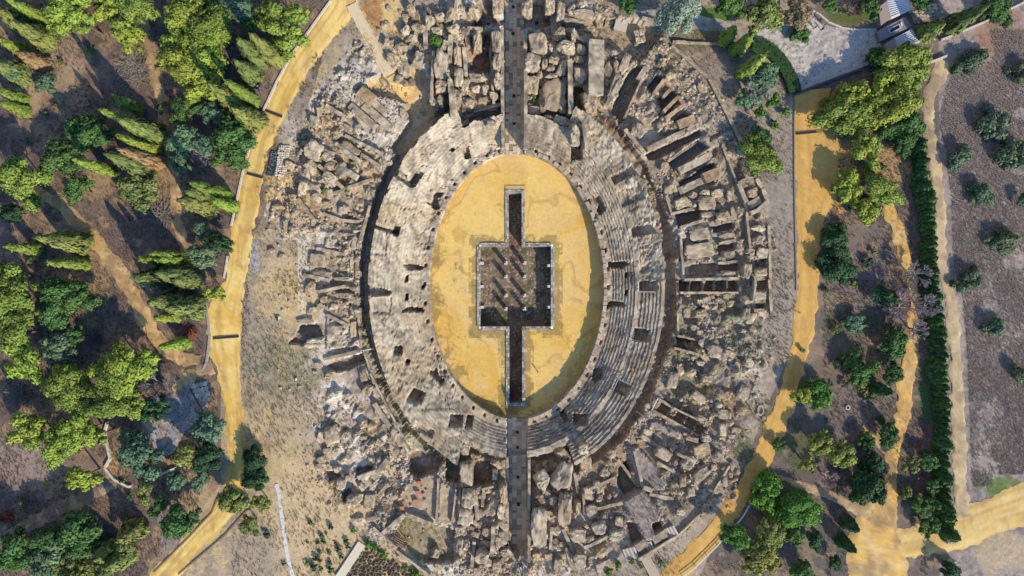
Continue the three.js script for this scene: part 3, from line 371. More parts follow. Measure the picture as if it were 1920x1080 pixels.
// ---------- rock shapes ----------
function rockGeo(seed, boxy, det) {
  const r = rng(seed), planes = [];
  if (boxy) { for (const n of [[1, 0, 0], [-1, 0, 0], [0, 0, 1], [0, 0, -1], [0, 1, 0], [0, -1, 0]]) { const v = new THREE.Vector3(n[0] + (r() - .5) * .22, n[1] + (r() - .5) * .16, n[2] + (r() - .5) * .22).normalize(); planes.push([v, n[1] ? 0.95 : 0.86 + r() * .1]); } for (let i = 0; i < 5; i++) { const a = r() * PI * 2; planes.push([new THREE.Vector3(Math.cos(a), (r() - .2) * .9, Math.sin(a)).normalize(), 1.06 + r() * .16]); } }
  else { for (let i = 0; i < 10; i++) { const u = r() * 2 - 1, a = r() * PI * 2, s = Math.sqrt(1 - u * u); planes.push([new THREE.Vector3(s * Math.cos(a), u, s * Math.sin(a)), 0.68 + r() * .3]); } planes.push([new THREE.Vector3((r() - .5) * .5, 1, (r() - .5) * .5).normalize(), 0.72]); }
  let g = new THREE.IcosahedronGeometry(1, det || (boxy ? 8 : 6)); g.deleteAttribute('uv'); g.deleteAttribute('normal'); g = mergeVertices(g, 1e-4);
  const p = g.attributes.position, col = new Float32Array(p.count * 3), v = new THREE.Vector3(); const o = seed * 3.7;
  for (let i = 0; i < p.count; i++) {
    v.fromBufferAttribute(p, i).normalize(); let d = 1.35; for (const [n, k] of planes) { const c = v.dot(n); if (c > 0.05) d = Math.min(d, k / c); }
    d *= 1 + (vn3(v.x * 2.6 + o, v.y * 2.6, v.z * 2.6) - .5) * .24 + (vn3(v.x * 7 + o, v.y * 7, v.z * 7) - .5) * .2;
    p.setXYZ(i, v.x * d, v.y * d, v.z * d);
    const c = stoneCol(v.x * d * 2.2 + o * 5, v.y * d * 2, v.z * d * 2.2); const w = 1; col[i * 3] = c[0] * w; col[i * 3 + 1] = c[1] * w; col[i * 3 + 2] = c[2] * w;
  }
  g.setAttribute('color', new THREE.BufferAttribute(col, 3));
  g.computeBoundingBox(); const b = g.boundingBox; g.translate(-(b.min.x + b.max.x) / 2, -b.min.y, -(b.min.z + b.max.z) / 2); g.scale(2 / (b.max.x - b.min.x), 1 / (b.max.y - b.min.y), 2 / (b.max.z - b.min.z));
  g.computeVertexNormals(); return toCreasedNormals(g, 0.5);
}
const ROCKS = [...Array(12)].map((_, i) => rockGeo(i + 1, false)), SLABS = [...Array(10)].map((_, i) => rockGeo(i + 101, true));
const PEB = [...Array(6)].map((_, i) => rockGeo(i + 201, false, 2)), PEBS = [...Array(6)].map((_, i) => rockGeo(i + 301, true, 2));
const rockM = [[1, 1, 1], [0.9, 0.88, 0.85], [1.12, 1.1, 1.06], [0.98, 0.92, 0.84], [0.84, 0.83, 0.82]].map(c => { const m = vmat(); m.color.setRGB(...c); return m; });
const rr = rng(4242);
function rock(tile, cx, cy, w, d, rot = 0, h = 2, kind, phrase) {
  h *= 0.86;
  const s = TILE[tile][2], [px, py] = tp(tile, cx, cy), q = onG(px, py, h * 0.6), f = S * (H - q[1] - h * 0.6) / H / s;
  const W = w * f / 2, D = d * f / 2, boxy = kind ? kind === 's' : (h >= 3.8 || Math.max(w, d) > 130 || rr() < .45);
  const set = boxy ? SLABS : ROCKS, g = set[fl(rr() * set.length)];
  let y = q[1]; for (const [u, v] of [[.7, 0], [-.7, 0], [0, .7], [0, -.7]]) { const a = rot * PI / 180; y = Math.min(y, surfY(q[0] + u * W * Math.cos(a) - v * D * Math.sin(a), q[2] + u * W * Math.sin(a) + v * D * Math.cos(a))); }
  const drop = Math.min(q[1] - y, 2.5);
  const m = mesh(boxy ? 'ruin_block' : 'boulder', g, rockM[fl(rr() * 5)]); m.position.set(q[0], q[1] - drop - 0.25, q[2]); m.scale.set(W, h + drop + 0.25, D); m.rotation.y = -rot * PI / 180;
  const big = Math.max(W, D) * 2;
  reg(m, phrase || (boxy ? (big > 9 ? 'huge pale block of fallen masonry' : 'squared pale masonry block') : big > 6.5 ? 'large rough pale boulder' : big > 4 ? 'rough grey-white boulder' : 'small rough stone block'), boxy ? 'stone block' : 'boulder', px, py, boxy ? 'masonry blocks of the ruin' : 'boulders of the ruin');
}
const rocks = (tile, list) => list.forEach(a => rock(tile, ...a));
rocks(2, [[535, 645, 62, 70, 20, 2.4], [562, 590, 55, 60, 40, 2.2], [535, 800, 92, 105, 20, 4], [515, 890, 85, 85, 10, 3.2], [625, 885, 70, 60, 20, 3], [682, 905, 75, 90, 30, 3], [612, 948, 95, 75, 15, 3], [722, 800, 120, 75, 32, 2.6], [608, 835, 60, 40, 30, 2.6], [405, 880, 60, 45, 30, 2], [470, 1000, 55, 100, 20, 3], [422, 1050, 45, 35, 0, 1.6], [715, 680, 60, 36, 25, 1.6], [768, 680, 34, 44, 0, 1.4], [735, 915, 60, 70, 40, 1.8], [560, 1000, 60, 50, 20, 1.6], [880, 690, 45, 60, 0, .9], [900, 430, 60, 40, 40, 1], [545, 1040, 40, 30, 0, 1.2], [715, 1020, 36, 28, 20, 1], [770, 240, 60, 30, -30, 1.2]]);
rocks(3, [[255, 55, 58, 62, 10, 3], [408, 85, 55, 48, 20, 3], [462, 80, 62, 88, 10, 3.6], [590, 60, 70, 82, -15, 3.4], [350, 110, 62, 70, 15, 4], [300, 150, 74, 52, 20, 3], [258, 202, 64, 42, 10, 2.2], [225, 160, 50, 60, 0, 3], [125, 225, 40, 42, 0, 2.2], [205, 252, 74, 60, 20, 3.2], [290, 312, 76, 96, 12, 4, 'b'], [150, 312, 50, 62, 10, 2.2], [215, 350, 72, 88, 20, 3.2], [215, 437, 56, 52, 0, 2.6], [435, 240, 56, 62, 10, 3], [480, 150, 70, 60, 10, 3], [545, 165, 60, 50, 0, 3], [395, 165, 60, 40, 0, 2.6], [350, 60, 40, 40, 0, 2.4],
  [418, 350, 74, 170, 3, 5, 's', 'long flat-topped slab of vaulting'], [420, 462, 76, 66, 0, 5, 's'], [415, 540, 46, 70, 5, 3.2], [505, 300, 46, 110, 0, 3.8, 's'], [512, 410, 52, 110, -3, 3.6, 's'], [500, 510, 60, 70, 0, 3.2], [505, 590, 66, 70, -5, 2.8], [610, 222, 50, 100, 0, 3.6, 's'], [560, 225, 30, 70, 0, 2.4, 's'], [712, 225, 54, 130, 0, 5, 's'], [716, 330, 46, 100, 3, 4.6, 's'], [724, 430, 52, 90, 0, 4.6, 's'], [718, 28, 58, 64, 0, 4.2, 's'], [545, 450, 40, 70, 5, 2.6], [605, 412, 84, 40, 5, 3], [600, 470, 50, 50, 20, 1.8], [650, 475, 50, 60, 0, 2], [700, 510, 60, 50, 0, 2.4], [640, 535, 50, 40, 10, 1.6], [690, 575, 70, 40, 0, 2], [570, 545, 50, 50, 20, 2.2], [530, 665, 90, 34, -25, 3, 's'], [685, 660, 56, 44, 10, 2.4],
  [935, 232, 104, 124, -5, 5.6, 's', 'tallest white angular block beside the passage'], [903, 338, 92, 102, 5, 5.2, 's'], [970, 340, 34, 52, 0, 4], [1018, 322, 56, 40, 15, 3.6], [1085, 253, 102, 72, 5, 4.8, 'b', 'big bright white boulder'], [1048, 180, 72, 82, 0, 4], [1125, 190, 32, 72, 3, 4.2, 's'], [1165, 265, 66, 62, 10, 2.8], [1155, 316, 62, 48, 35, 2.6], [1160, 400, 82, 92, 5, 2.8], [1060, 368, 58, 108, 12, 3.4], [1005, 405, 72, 34, 5, 2.8], [903, 445, 82, 92, 10, 5, 's'], [1020, 510, 150, 185, 6, 4.2, 's', 'broad tilted slab with furrowed west face'], [1000, 362, 48, 38, 0, 3], [940, 400, 40, 40, 0, 3], [875, 37, 62, 76, 0, 4.6, 's', 'straight-sided pier capped with brown earth'], [1000, 35, 58, 72, 0, 4.4, 's'], [1055, 60, 48, 100, 3, 3.4, 's'], [1180, 72, 140, 62, -8, 2, 'b'], [1112, 50, 50, 60, 0, 2.4], [1065, 650, 104, 52, 22, 3.4, 's'], [985, 630, 70, 36, 10, 2.6], [910, 590, 80, 50, 0, 2.4], [1135, 715, 62, 110, 0, 3.6, 's'], [1210, 550, 84, 130, -8, 3.4, 's'], [1312, 372, 58, 96, 12, 2.2], [1352, 362, 34, 84, -5, 2], [1395, 340, 48, 130, 22, 2.6, 's'], [1335, 470, 40, 120, 18, 1.8, 's'], [1300, 550, 50, 40, 0, 1.4], [1300, 440, 34, 50, 0, 1.4]]);
rocks(4, [[302, 88, 52, 60, -20, 2.2, 's'], [355, 95, 50, 60, 12, 2, 's'], [240, 155, 70, 40, 10, .8], [660, 400, 34, 40, 0, 1.6, 'b', 'lone white stone with long shadow'], [510, 690, 60, 90, 10, 1.4], [830, 655, 34, 90, -5, 1.4], [690, 1000, 80, 110, 0, 1.8], [640, 890, 50, 60, 20, 1.4], [760, 430, 60, 36, 30, .8], [800, 390, 50, 34, -20, .8], [840, 470, 70, 50, 20, .7], [1110, 1030, 60, 50, 0, .7]]);
rocks(10, [[520, 550, 62, 92, 0, 1.6], [655, 555, 50, 42, 20, 2], [725, 545, 62, 40, -10, 2], [798, 545, 72, 50, -20, 2], [862, 560, 34, 64, -10, 2], [738, 600, 108, 88, -5, 2.4, 's', 'striped cracked vault fragment'], [745, 665, 92, 36, -5, 1.6], [828, 672, 84, 50, -12, 1.5], [700, 775, 130, 92, -5, 1.4, 's'], [850, 792, 112, 50, -8, 1.4, 's'], [700, 868, 180, 88, -6, 1.3, 's'], [858, 895, 92, 58, -5, 1.2, 's'], [860, 1002, 104, 42, 0, 1], [965, 985, 52, 92, 10, 2.2], [975, 872, 60, 36, 0, 1.6], [1048, 882, 74, 62, 0, 1.6], [1025, 745, 84, 40, 0, 1.6], [1030, 805, 84, 46, 0, 1.5], [1040, 992, 80, 50, 0, 1.2, 's'], [905, 655, 60, 80, 0, .8], [1000, 620, 60, 60, 0, .9], [600, 600, 90, 60, -20, .9], [350, 190, 80, 80, 20, 1.2], [690, 150, 40, 90, 0, 1.2]]);
rocks(11, [[655, 222, 54, 46, 15, 1.8], [700, 260, 64, 42, -5, 1.6], [735, 184, 50, 30, -20, 1.4], [800, 186, 48, 32, 0, 1.4], [795, 300, 36, 56, 20, 1.8], [820, 242, 32, 20, 0, 1], [670, 345, 68, 42, 10, 1.8], [955, 270, 52, 80, 10, 2], [946, 366, 42, 34, -20, 1.4], [670, 445, 56, 56, 0, 2], [780, 475, 84, 80, 10, 2.6], [862, 488, 72, 34, 30, 1.6], [715, 500, 90, 38, 40, 1.6], [650, 595, 60, 56, 0, 2.2], [735, 575, 40, 40, 0, 1.3], [740, 628, 64, 50, 10, 1.6], [690, 735, 92, 58, 35, 2], [918, 598, 52, 50, -10, 2.2], [905, 560, 40, 60, 0, 1.6], [975, 535, 42, 62, -20, 1.6], [940, 708, 66, 92, 20, 2.6], [825, 830, 60, 62, 0, 1.8], [818, 785, 42, 26, 0, 1.2], [700, 850, 72, 34, 20, 1.5], [545, 640, 62, 110, 12, 1.4], [825, 915, 42, 80, 0, 2], [1030, 160, 92, 52, 0, 1, 's'], [1040, 260, 70, 40, 0, 1], [620, 260, 40, 60, 0, 1], [700, 195, 40, 26, 0, 1], [850, 165, 50, 30, -10, 1], [870, 210, 60, 40, -25, .9], [700, 370, 40, 30, 0, .9], [770, 350, 36, 26, 0, .9], [1020, 630, 36, 26, 0, .6], [900, 920, 60, 34, 0, 1], [700, 540, 60, 40, 30, 1.2]]);
rocks(16, [[835, 535, 112, 62, -42, 2.6], [768, 480, 68, 100, 40, 3], [848, 410, 106, 76, -20, 2.6], [865, 345, 56, 50, 0, 2], [930, 440, 66, 52, 30, 2], [742, 575, 36, 76, 5, 1.6], [785, 630, 42, 66, 0, 1.6], [696, 605, 52, 62, 0, 1.6], [640, 430, 92, 66, 30, 1.9], [685, 395, 62, 44, 10, 1.6], [555, 615, 60, 32, 20, 1.2], [285, 607, 58, 84, -25, 2], [176, 715, 40, 90, 5, 2], [253, 737, 66, 84, 0, 2.4], [225, 487, 72, 82, 0, 3], [210, 402, 60, 62, 0, 3], [297, 827, 84, 62, -18, 2.6, 's'], [182, 865, 92, 80, 0, 2.6], [240, 890, 80, 40, -30, 2], [385, 865, 84, 56, -10, 2, 's'], [310, 950, 72, 72, 0, 2.2], [190, 1000, 72, 84, 0, 2.6], [400, 790, 50, 60, 0, 1.8], [330, 1035, 110, 80, -20, 1, 's'], [640, 650, 60, 50, 0, 1], [790, 350, 80, 34, 20, 1.5], [730, 740, 50, 40, 0, .9], [905, 500, 34, 40, 0, 1.2], [700, 480, 40, 40, 0, 1.2], [655, 530, 50, 34, 30, 1.2], [550, 330, 60, 70, 0, 1], [360, 430, 60, 50, -30, 1.6], [330, 530, 50, 60, 0, 1.4], [240, 640, 60, 80, -20, 1.6]]);
rocks(15, [[1050, 770, 112, 255, -2, 5.2, 's', 'long pale rectangular slab east of the passage'], [1062, 478, 114, 160, 20, 5, 'b'], [1192, 455, 136, 212, 14, 6, 'b', 'largest domed boulder east of the passage'], [1213, 657, 96, 216, 2, 4.6, 's', 'upright oblong slab with rough top'], [1105, 560, 52, 62, 0, 3], [1140, 602, 62, 62, 10, 3.6], [1060, 592, 76, 58, 35, 3], [1118, 678, 42, 34, 0, 2], [1290, 645, 42, 106, 0, 3], [1350, 370, 84, 110, 10, 3], [1195, 308, 112, 96, 10, 3.2], [1325, 275, 72, 72, 0, 3], [1345, 765, 40, 40, 0, 2.2], [1032, 956, 62, 54, 0, 2], [1170, 1012, 62, 96, 10, 2.6], [1000, 1030, 50, 60, 0, 1.6], [1110, 960, 60, 50, 0, 1.4], [1160, 860, 60, 40, 10, 1.4], [1200, 880, 60, 34, 0, 1.2],
  [590, 432, 84, 176, -3, 5, 's', 'thick wall stump beside the red-brown room'], [600, 590, 92, 130, -3, 4.6, 's'], [585, 700, 100, 120, 0, 4, 's'], [822, 560, 58, 130, 0, 4.2, 's'], [808, 670, 50, 100, 0, 3.6, 's'], [745, 650, 84, 150, 25, 2.8, 'b'], [798, 868, 74, 74, 10, 2.6], [690, 960, 92, 90, 20, 3], [545, 802, 62, 52, 0, 2.6, 's'], [540, 890, 86, 110, 0, 2.6], [535, 985, 52, 52, 0, 2], [392, 932, 60, 78, 15, 2.6, 'b', 'lone pale boulder in the grassy court'], [780, 375, 90, 60, 10, 2.4], [645, 330, 70, 40, 15, 2], [715, 800, 60, 60, 0, 1.8], [640, 820, 60, 50, 0, 1.8], [700, 1030, 60, 50, 0, 1.6], [830, 935, 60, 50, -10, 1.8], [780, 1010, 60, 60, 0, 1.6], [640, 745, 60, 50, 0, 1.6], [410, 1020, 60, 40, 20, 1], [1460, 430, 60, 60, 0, 2], [580, 280, 60, 80, 10, 2.6], [860, 820, 30, 90, 0, 1.6]]);
rocks(14, [[630, 332, 80, 112, -12, 2.6, 's', 'smooth pale tilted slab on the dry bank'], [570, 340, 30, 64, 0, 1.4], [575, 460, 54, 40, -20, 1.6], [604, 410, 44, 34, 0, 1.4], [660, 410, 38, 34, 0, 1.4], [690, 465, 42, 42, 0, 1.4], [655, 512, 54, 42, 0, 1.6], [680, 592, 52, 62, 0, 1.8], [785, 606, 42, 52, 10, 1.6], [745, 672, 66, 62, 0, 2], [832, 682, 62, 84, 10, 2], [890, 640, 40, 50, 20, 1.4], [778, 315, 44, 24, -15, 1], [618, 16, 56, 48, 0, 2.2], [660, 102, 38, 24, 0, 1], [820, 90, 50, 70, 20, 1.4], [880, 215, 40, 50, 0, 1.4], [960, 330, 60, 90, 30, 1.8], [975, 270, 50, 40, 30, 1.4], [800, 345, 40, 24, 0, .8], [730, 430, 50, 60, 20, 1.2], [930, 680, 60, 30, 0, 1], [770, 780, 80, 50, 20, 1.2], [840, 775, 60, 34, 0, .8], [1180, 640, 1, 1, 0, .1]].slice(0, 24));
rocks(7, [[555, 392, 92, 74, 10, 1.6], [582, 470, 112, 52, 8, 1.3], [516, 536, 62, 80, 0, 1.6], [540, 832, 112, 52, -14, 3.2, 's', 'pale tilted slab over the dark hollow'], [620, 1006, 56, 62, 0, 2.4], [342, 106, 64, 34, 10, 2], [430, 140, 42, 62, 20, 2], [414, 240, 46, 74, 0, 1.8], [385, 212, 22, 74, 0, 1.4], [422, 56, 42, 36, 0, 2], [470, 20, 50, 50, 20, 2], [545, 60, 60, 50, 20, 1.6], [610, 95, 60, 40, 0, 1.4], [640, 640, 60, 40, -30, 1.4], [590, 600, 40, 40, 0, 1.2], [520, 660, 60, 40, -10, 1.4], [490, 715, 90, 30, -5, 1.2], [570, 640, 50, 40, -40, 1.2], [535, 190, 30, 40, 0, 1], [310, 340, 40, 34, 20, 1.2], [360, 370, 50, 26, 0, 1], [700, 580, 70, 30, 0, 1], [745, 640, 30, 90, 5, 1.2], [745, 760, 34, 90, 5, 1.2], [735, 400, 26, 110, 5, .9], [690, 490, 110, 20, -3, .7], [750, 300, 30, 80, 8, 1], [560, 950, 50, 40, -10, 1.2], [800, 1010, 40, 80, -15, 1.6], [700, 720, 60, 50, 0, .9]]);

// ---------- masonry walls ----------
function wallGeo(L, W, Hh, seed, er) {
  const g = new THREE.BoxGeometry(L, Hh, W, Math.max(2, Math.round(L / 0.5)), Math.max(2, Math.round(Hh / 0.6)), Math.max(2, Math.round(W / 0.45))); const p = g.attributes.position, col = new Float32Array(p.count * 3);
  for (let i = 0; i < p.count; i++) { let x = p.getX(i), y = p.getY(i) + Hh / 2, z = p.getZ(i); const c = stoneCol(x + seed * 13, y * 1.5, z + seed * 5); const top = y / Hh; y -= top * Hh * er * fbm(x * 0.6 + seed * 7, z * 0.5, 2); const n = 0.22; x += (vn3(x * 1.4 + seed, y * 1.4, z * 1.4) - .5) * n; const zz = z + (vn3(z * 1.4 + seed * 3, x * 1.4, y * 1.4) - .5) * n; y += (vn3(y * 1.4 + 9, z * 1.4 + seed, x * 1.4) - .5) * n * top; p.setXYZ(i, x, y, zz); col[i * 3] = c[0] * .95; col[i * 3 + 1] = c[1] * .95; col[i * 3 + 2] = c[2] * .95; }
  g.setAttribute('color', new THREE.BufferAttribute(col, 3)); g.computeVertexNormals(); return g;
}
let wallN = 0; const brickTint = vmat(); brickTint.color.setRGB(1, 0.86, 0.72);
function wall(tile, x1, y1, x2, y2, w, h, phrase = 'weathered straight stone wall', er = 0.35, m = M.stone, name = 'ruin_wall', parent) {
  const s = TILE[tile][2], a = onG(...tp(tile, x1, y1), h * .7), b = onG(...tp(tile, x2, y2), h * .7); const y0 = Math.min(a[1], b[1], surfY((a[0] + b[0]) / 2, (a[2] + b[2]) / 2)), yt = Math.max(a[1], b[1]) + h; const L = Math.hypot(b[0] - a[0], b[2] - a[2]);
  const o = mesh(name, wallGeo(L, w * S / s, yt - y0 + 0.3, ++wallN, er * h / (yt - y0 + 0.3)), m, parent); o.position.set((a[0] + b[0]) / 2, y0 - 0.3, (a[2] + b[2]) / 2); o.rotation.y = -Math.atan2(b[2] - a[2], b[0] - a[0]);
  if (!parent) { const [px, py] = tp(tile, (x1 + x2) / 2, (y1 + y2) / 2); reg(o, phrase, 'wall', px, py, 'standing walls of the ruin'); } return o;
}
const LW = 'long low rubble wall', BW = 'brown brick wall stub';
wall(2, 728, 560, 868, 682, 36, 1.1, LW); wall(2, 780, 482, 850, 540, 60, 2.2, BW, .1, brickTint); wall(2, 850, 540, 915, 600, 34, .9); wall(2, 800, 560, 950, 690, 40, .5, LW); wall(2, 580, 830, 770, 950, 30, 1.8, LW); wall(2, 790, 825, 895, 890, 16, 1.6);
wall(3, 1245, 215, 1240, 510, 76, 3.4, 'long broad wall with earth on top', .15); wall(3, 1105, 320, 1105, 620, 24, 2.6, LW); wall(3, 868, 160, 868, 790, 18, 2.8, 'dark narrow passage flank wall', .2); wall(3, 742, 160, 748, 790, 16, 2.6, 'pale broken passage flank wall', .3); wall(3, 380, 270, 372, 560, 14, 3); wall(3, 1175, 660, 1190, 790, 16, 2.6); wall(3, 485, 70, 500, 10, 14, 2.4);
wall(15, 848, 330, 850, 880, 16, 2.4, 'pale broken passage flank wall', .4); wall(15, 985, 330, 985, 990, 16, 2.6, 'dark narrow passage flank wall', .3); wall(15, 412, 460, 400, 740, 12, 1.6); wall(15, 525, 530, 497, 750, 10, 1.6); wall(15, 548, 530, 540, 760, 14, 2); wall(15, 770, 400, 770, 470, 30, 2.4); wall(15, 620, 350, 620, 510, 14, 2); wall(15, 690, 510, 760, 510, 12, 1.6); wall(15, 0, 400, 95, 325, 18, 1.2); wall(15, 40, 560, 100, 490, 20, 1.4); wall(15, 200, 685, 370, 735, 22, .8, LW); wall(15, 60, 810, 200, 690, 26, 1, LW);
wall(15, 0, 770, 150, 900, 12, 1.2, 'straight garden wall with pale coping', .05); wall(15, 150, 920, 360, 1065, 14, 1.2, 'straight garden wall with pale coping', .05);
for (const [x1, y1, x2, y2] of [[585, 500, 640, 425], [640, 425, 680, 470], [680, 470, 625, 530], [630, 605, 715, 515], [715, 515, 742, 560], [742, 560, 645, 635]]) wall(4, x1, y1, x2, y2, 17, 1.5, BW, .1, brickTint);
wall(4, 715, 665, 800, 635, 44, 1.2, BW, .1, brickTint); wall(4, 545, 800, 830, 660, 24, .9, LW); wall(4, 715, 915, 895, 825, 38, .9, LW, .1); wall(4, 720, 1020, 860, 955, 36, .9, LW, .1); wall(4, 845, 955, 930, 920, 54, 1.2, BW, .1, brickTint); wall(4, 660, 860, 830, 745, 12, .8); wall(4, 950, 770, 1060, 1070, 10, .9, 'thin low outer boundary wall', .1); wall(4, 680, 245, 880, 420, 14, .7, 'thin low outer boundary wall', .1); wall(4, 880, 420, 1060, 780, 16, .8, 'thin low outer boundary wall', .1); wall(4, 685, 222, 1000, 238, 10, .7, 'pale straight kerb wall', 0); wall(4, 520, 98, 690, 128, 8, .8, 'pale straight kerb wall', 0); wall(4, 430, 690, 530, 810, 20, 1.2); wall(4, 400, 400, 350, 530, 34, 1.6); wall(4, 490, 440, 545, 350, 20, 1.4); wall(4, 420, 640, 545, 370, 10, 1);
wall(10, 505, 560, 540, 670, 12, 1); wall(10, 535, 665, 660, 630, 12, 1); wall(10, 585, 740, 720, 700, 14, 1, LW); wall(10, 780, 705, 880, 680, 14, 1); wall(10, 600, 1035, 910, 1025, 14, .9, LW); wall(10, 590, 800, 600, 1030, 12, .9); wall(10, 960, 650, 985, 900, 12, .8); wall(10, 1085, 730, 1095, 1080, 14, .7, LW); wall(10, 800, 830, 900, 812, 14, .9); wall(10, 800, 940, 915, 930, 12, .9); wall(10, 1000, 905, 1075, 905, 12, .8);
wall(11, 575, 147, 915, 147, 12, .8, LW); wall(11, 570, 80, 575, 390, 12, .8); wall(11, 565, 388, 690, 415, 10, .8); wall(11, 545, 455, 690, 495, 12, .9); for (const x of [633, 713, 778, 849]) wall(11, x, 80, x, 140, 7, .2, 'thin cross wall between room cells', 0); wall(11, 1000, 70, 1000, 190, 12, 1); wall(11, 1088, 70, 1100, 270, 14, .9); wall(11, 1000, 245, 1060, 245, 14, .9); wall(11, 455, 740, 545, 790, 14, .9); wall(11, 420, 805, 690, 950, 16, .9, LW); wall(11, 530, 780, 720, 880, 10, .6); for (const [x, y] of [[540, 822], [610, 868], [668, 905]]) wall(11, x - 18, y + 30, x + 18, y - 30, 8, .2, 'thin cross wall between room cells', 0);
wall(16, 395, 460, 500, 600, 14, 1); wall(16, 480, 410, 525, 600, 14, 1); wall(16, 740, 320, 800, 350, 16, 1); wall(16, 500, 985, 720, 860, 14, 1, 'straight garden wall with pale coping', .05); wall(16, 720, 860, 840, 740, 10, .8, 'straight garden wall with pale coping', .1); wall(16, 840, 740, 990, 490, 10, .5, 'thin low outer boundary wall', .1); wall(16, 580, 890, 650, 850, 40, .8, BW, .1); wall(16, 490, 930, 545, 900, 40, .8, BW, .1);
wall(7, 585, 142, 690, 180, 14, 1.6); wall(7, 690, 180, 780, 186, 14, 1.6); wall(7, 765, 340, 760, 560, 10, .8, 'narrow pale trench rim wall', .2); wall(7, 760, 560, 790, 860, 10, .8, 'narrow pale trench rim wall', .2); wall(7, 800, 870, 860, 1050, 10, .8, 'narrow pale trench rim wall', .2); wall(7, 835, 100, 770, 330, 10, .8, 'narrow pale trench rim wall', .2); wall(7, 590, 920, 780, 875, 16, .7); wall(7, 690, 975, 810, 935, 14, .7); wall(7, 660, 575, 750, 575, 8, .8);
wall(14, 850, 560, 930, 460, 26, 1.4); wall(14, 890, 620, 930, 585, 24, 1.2); wall(14, 860, 160, 1000, 380, 26, 1.4, LW); wall(14, 840, 0, 1010, 340, 10, 1, 'narrow pale trench rim wall', .2); wall(14, 770, 560, 870, 520, 20, 1.2);
for (const [x1, y1, x2, y2, w, h] of [[470, 190, 462, 330, 22, 3], [540, 260, 552, 400, 18, 2.6], [335, 250, 330, 60, 20, 2.8], [470, 440, 480, 620, 24, 2.6], [545, 520, 540, 600, 20, 2.2], [640, 150, 560, 150, 16, 2.6], [250, 260, 300, 130, 16, 2], [590, 590, 740, 560, 18, 2], [950, 470, 955, 600, 18, 3], [880, 560, 960, 600, 22, 2], [1100, 160, 1190, 230, 16, 2.2], [1275, 240, 1270, 520, 16, 2], [1380, 420, 1300, 560, 20, 1.6], [1060, 120, 1230, 95, 12, 1.4], [690, 440, 700, 560, 14, 2]]) wall(3, x1, y1, x2, y2, w, h, 'crumbling broken masonry wall', .6);
for (const [x1, y1, x2, y2, w, h] of [[640, 540, 660, 720, 22, 2.4], [700, 530, 690, 640, 18, 2], [760, 760, 750, 960, 22, 2.2], [640, 860, 620, 1040, 20, 2], [560, 760, 640, 780, 18, 2], [850, 880, 900, 990, 18, 1.6], [1270, 420, 1300, 560, 18, 2], [1330, 560, 1340, 700, 16, 1.8], [1240, 780, 1420, 860, 18, 1.8], [1330, 890, 1490, 830, 18, 1.8], [1130, 770, 1120, 920, 16, 1.6], [1220, 900, 1260, 1040, 18, 1.6], [1400, 960, 1480, 880, 16, 1.6], [160, 300, 60, 120, 18, 1.6], [230, 290, 160, 180, 14, 1.6], [1010, 880, 1100, 900, 16, 1.6]]) wall(15, x1, y1, x2, y2, w, h, 'crumbling broken masonry wall', .6);
for (const [x1, y1, x2, y2, w, h] of [[470, 760, 640, 820, 20, 1.8], [560, 880, 700, 1010, 18, 2], [650, 760, 780, 860, 18, 1.6], [480, 960, 560, 1010, 18, 1.6], [600, 560, 700, 620, 18, 1.2], [640, 1030, 830, 960, 16, 1.4], [700, 720, 900, 820, 14, 1.2]]) wall(2, x1, y1, x2, y2, w, h, 'crumbling broken masonry wall', .6);
for (const [x1, y1, x2, y2, w, h] of [[450, 60, 540, 180, 18, 1.6], [550, 330, 700, 360, 16, 1], [480, 470, 620, 500, 18, 1], [560, 560, 700, 530, 16, 1.2], [600, 680, 720, 740, 16, 1], [640, 250, 760, 260, 14, .8]]) wall(7, x1, y1, x2, y2, w, h, 'crumbling broken masonry wall', .6);
for (const [x1, y1, x2, y2, w, h] of [[520, 330, 620, 400, 16, 1.2], [600, 470, 720, 540, 16, 1.4], [700, 420, 800, 470, 16, 1.4], [780, 540, 820, 620, 14, 1.2], [240, 620, 380, 560, 16, 1.4], [280, 720, 420, 690, 16, 1.4], [100, 830, 160, 960, 16, 1.6], [560, 640, 690, 670, 16, .9], [850, 300, 900, 420, 14, 1]]) wall(16, x1, y1, x2, y2, w, h, 'crumbling broken masonry wall', .6);
// horseshoe-shaped ruin
{ const o = group('horseshoe_ruin'); const pts = [[915, 492], [960, 470], [1012, 468], [1052, 520], [1072, 592], [1030, 640], [972, 664], [950, 600], [915, 492]]; for (let i = 0; i < pts.length - 1; i++) wall(10, ...pts[i], ...pts[i + 1], 22, 1.3, '', .3, M.stone, 'wall_segment', o); wall(10, 950, 545, 1020, 530, 30, .6, '', .3, M.stone, 'wall_segment', o); wall(10, 970, 620, 1030, 585, 40, .6, '', .3, M.stone, 'wall_segment', o); tag(o, 'rounded horseshoe-shaped ruin standing apart near the right road', 'ruin'); }

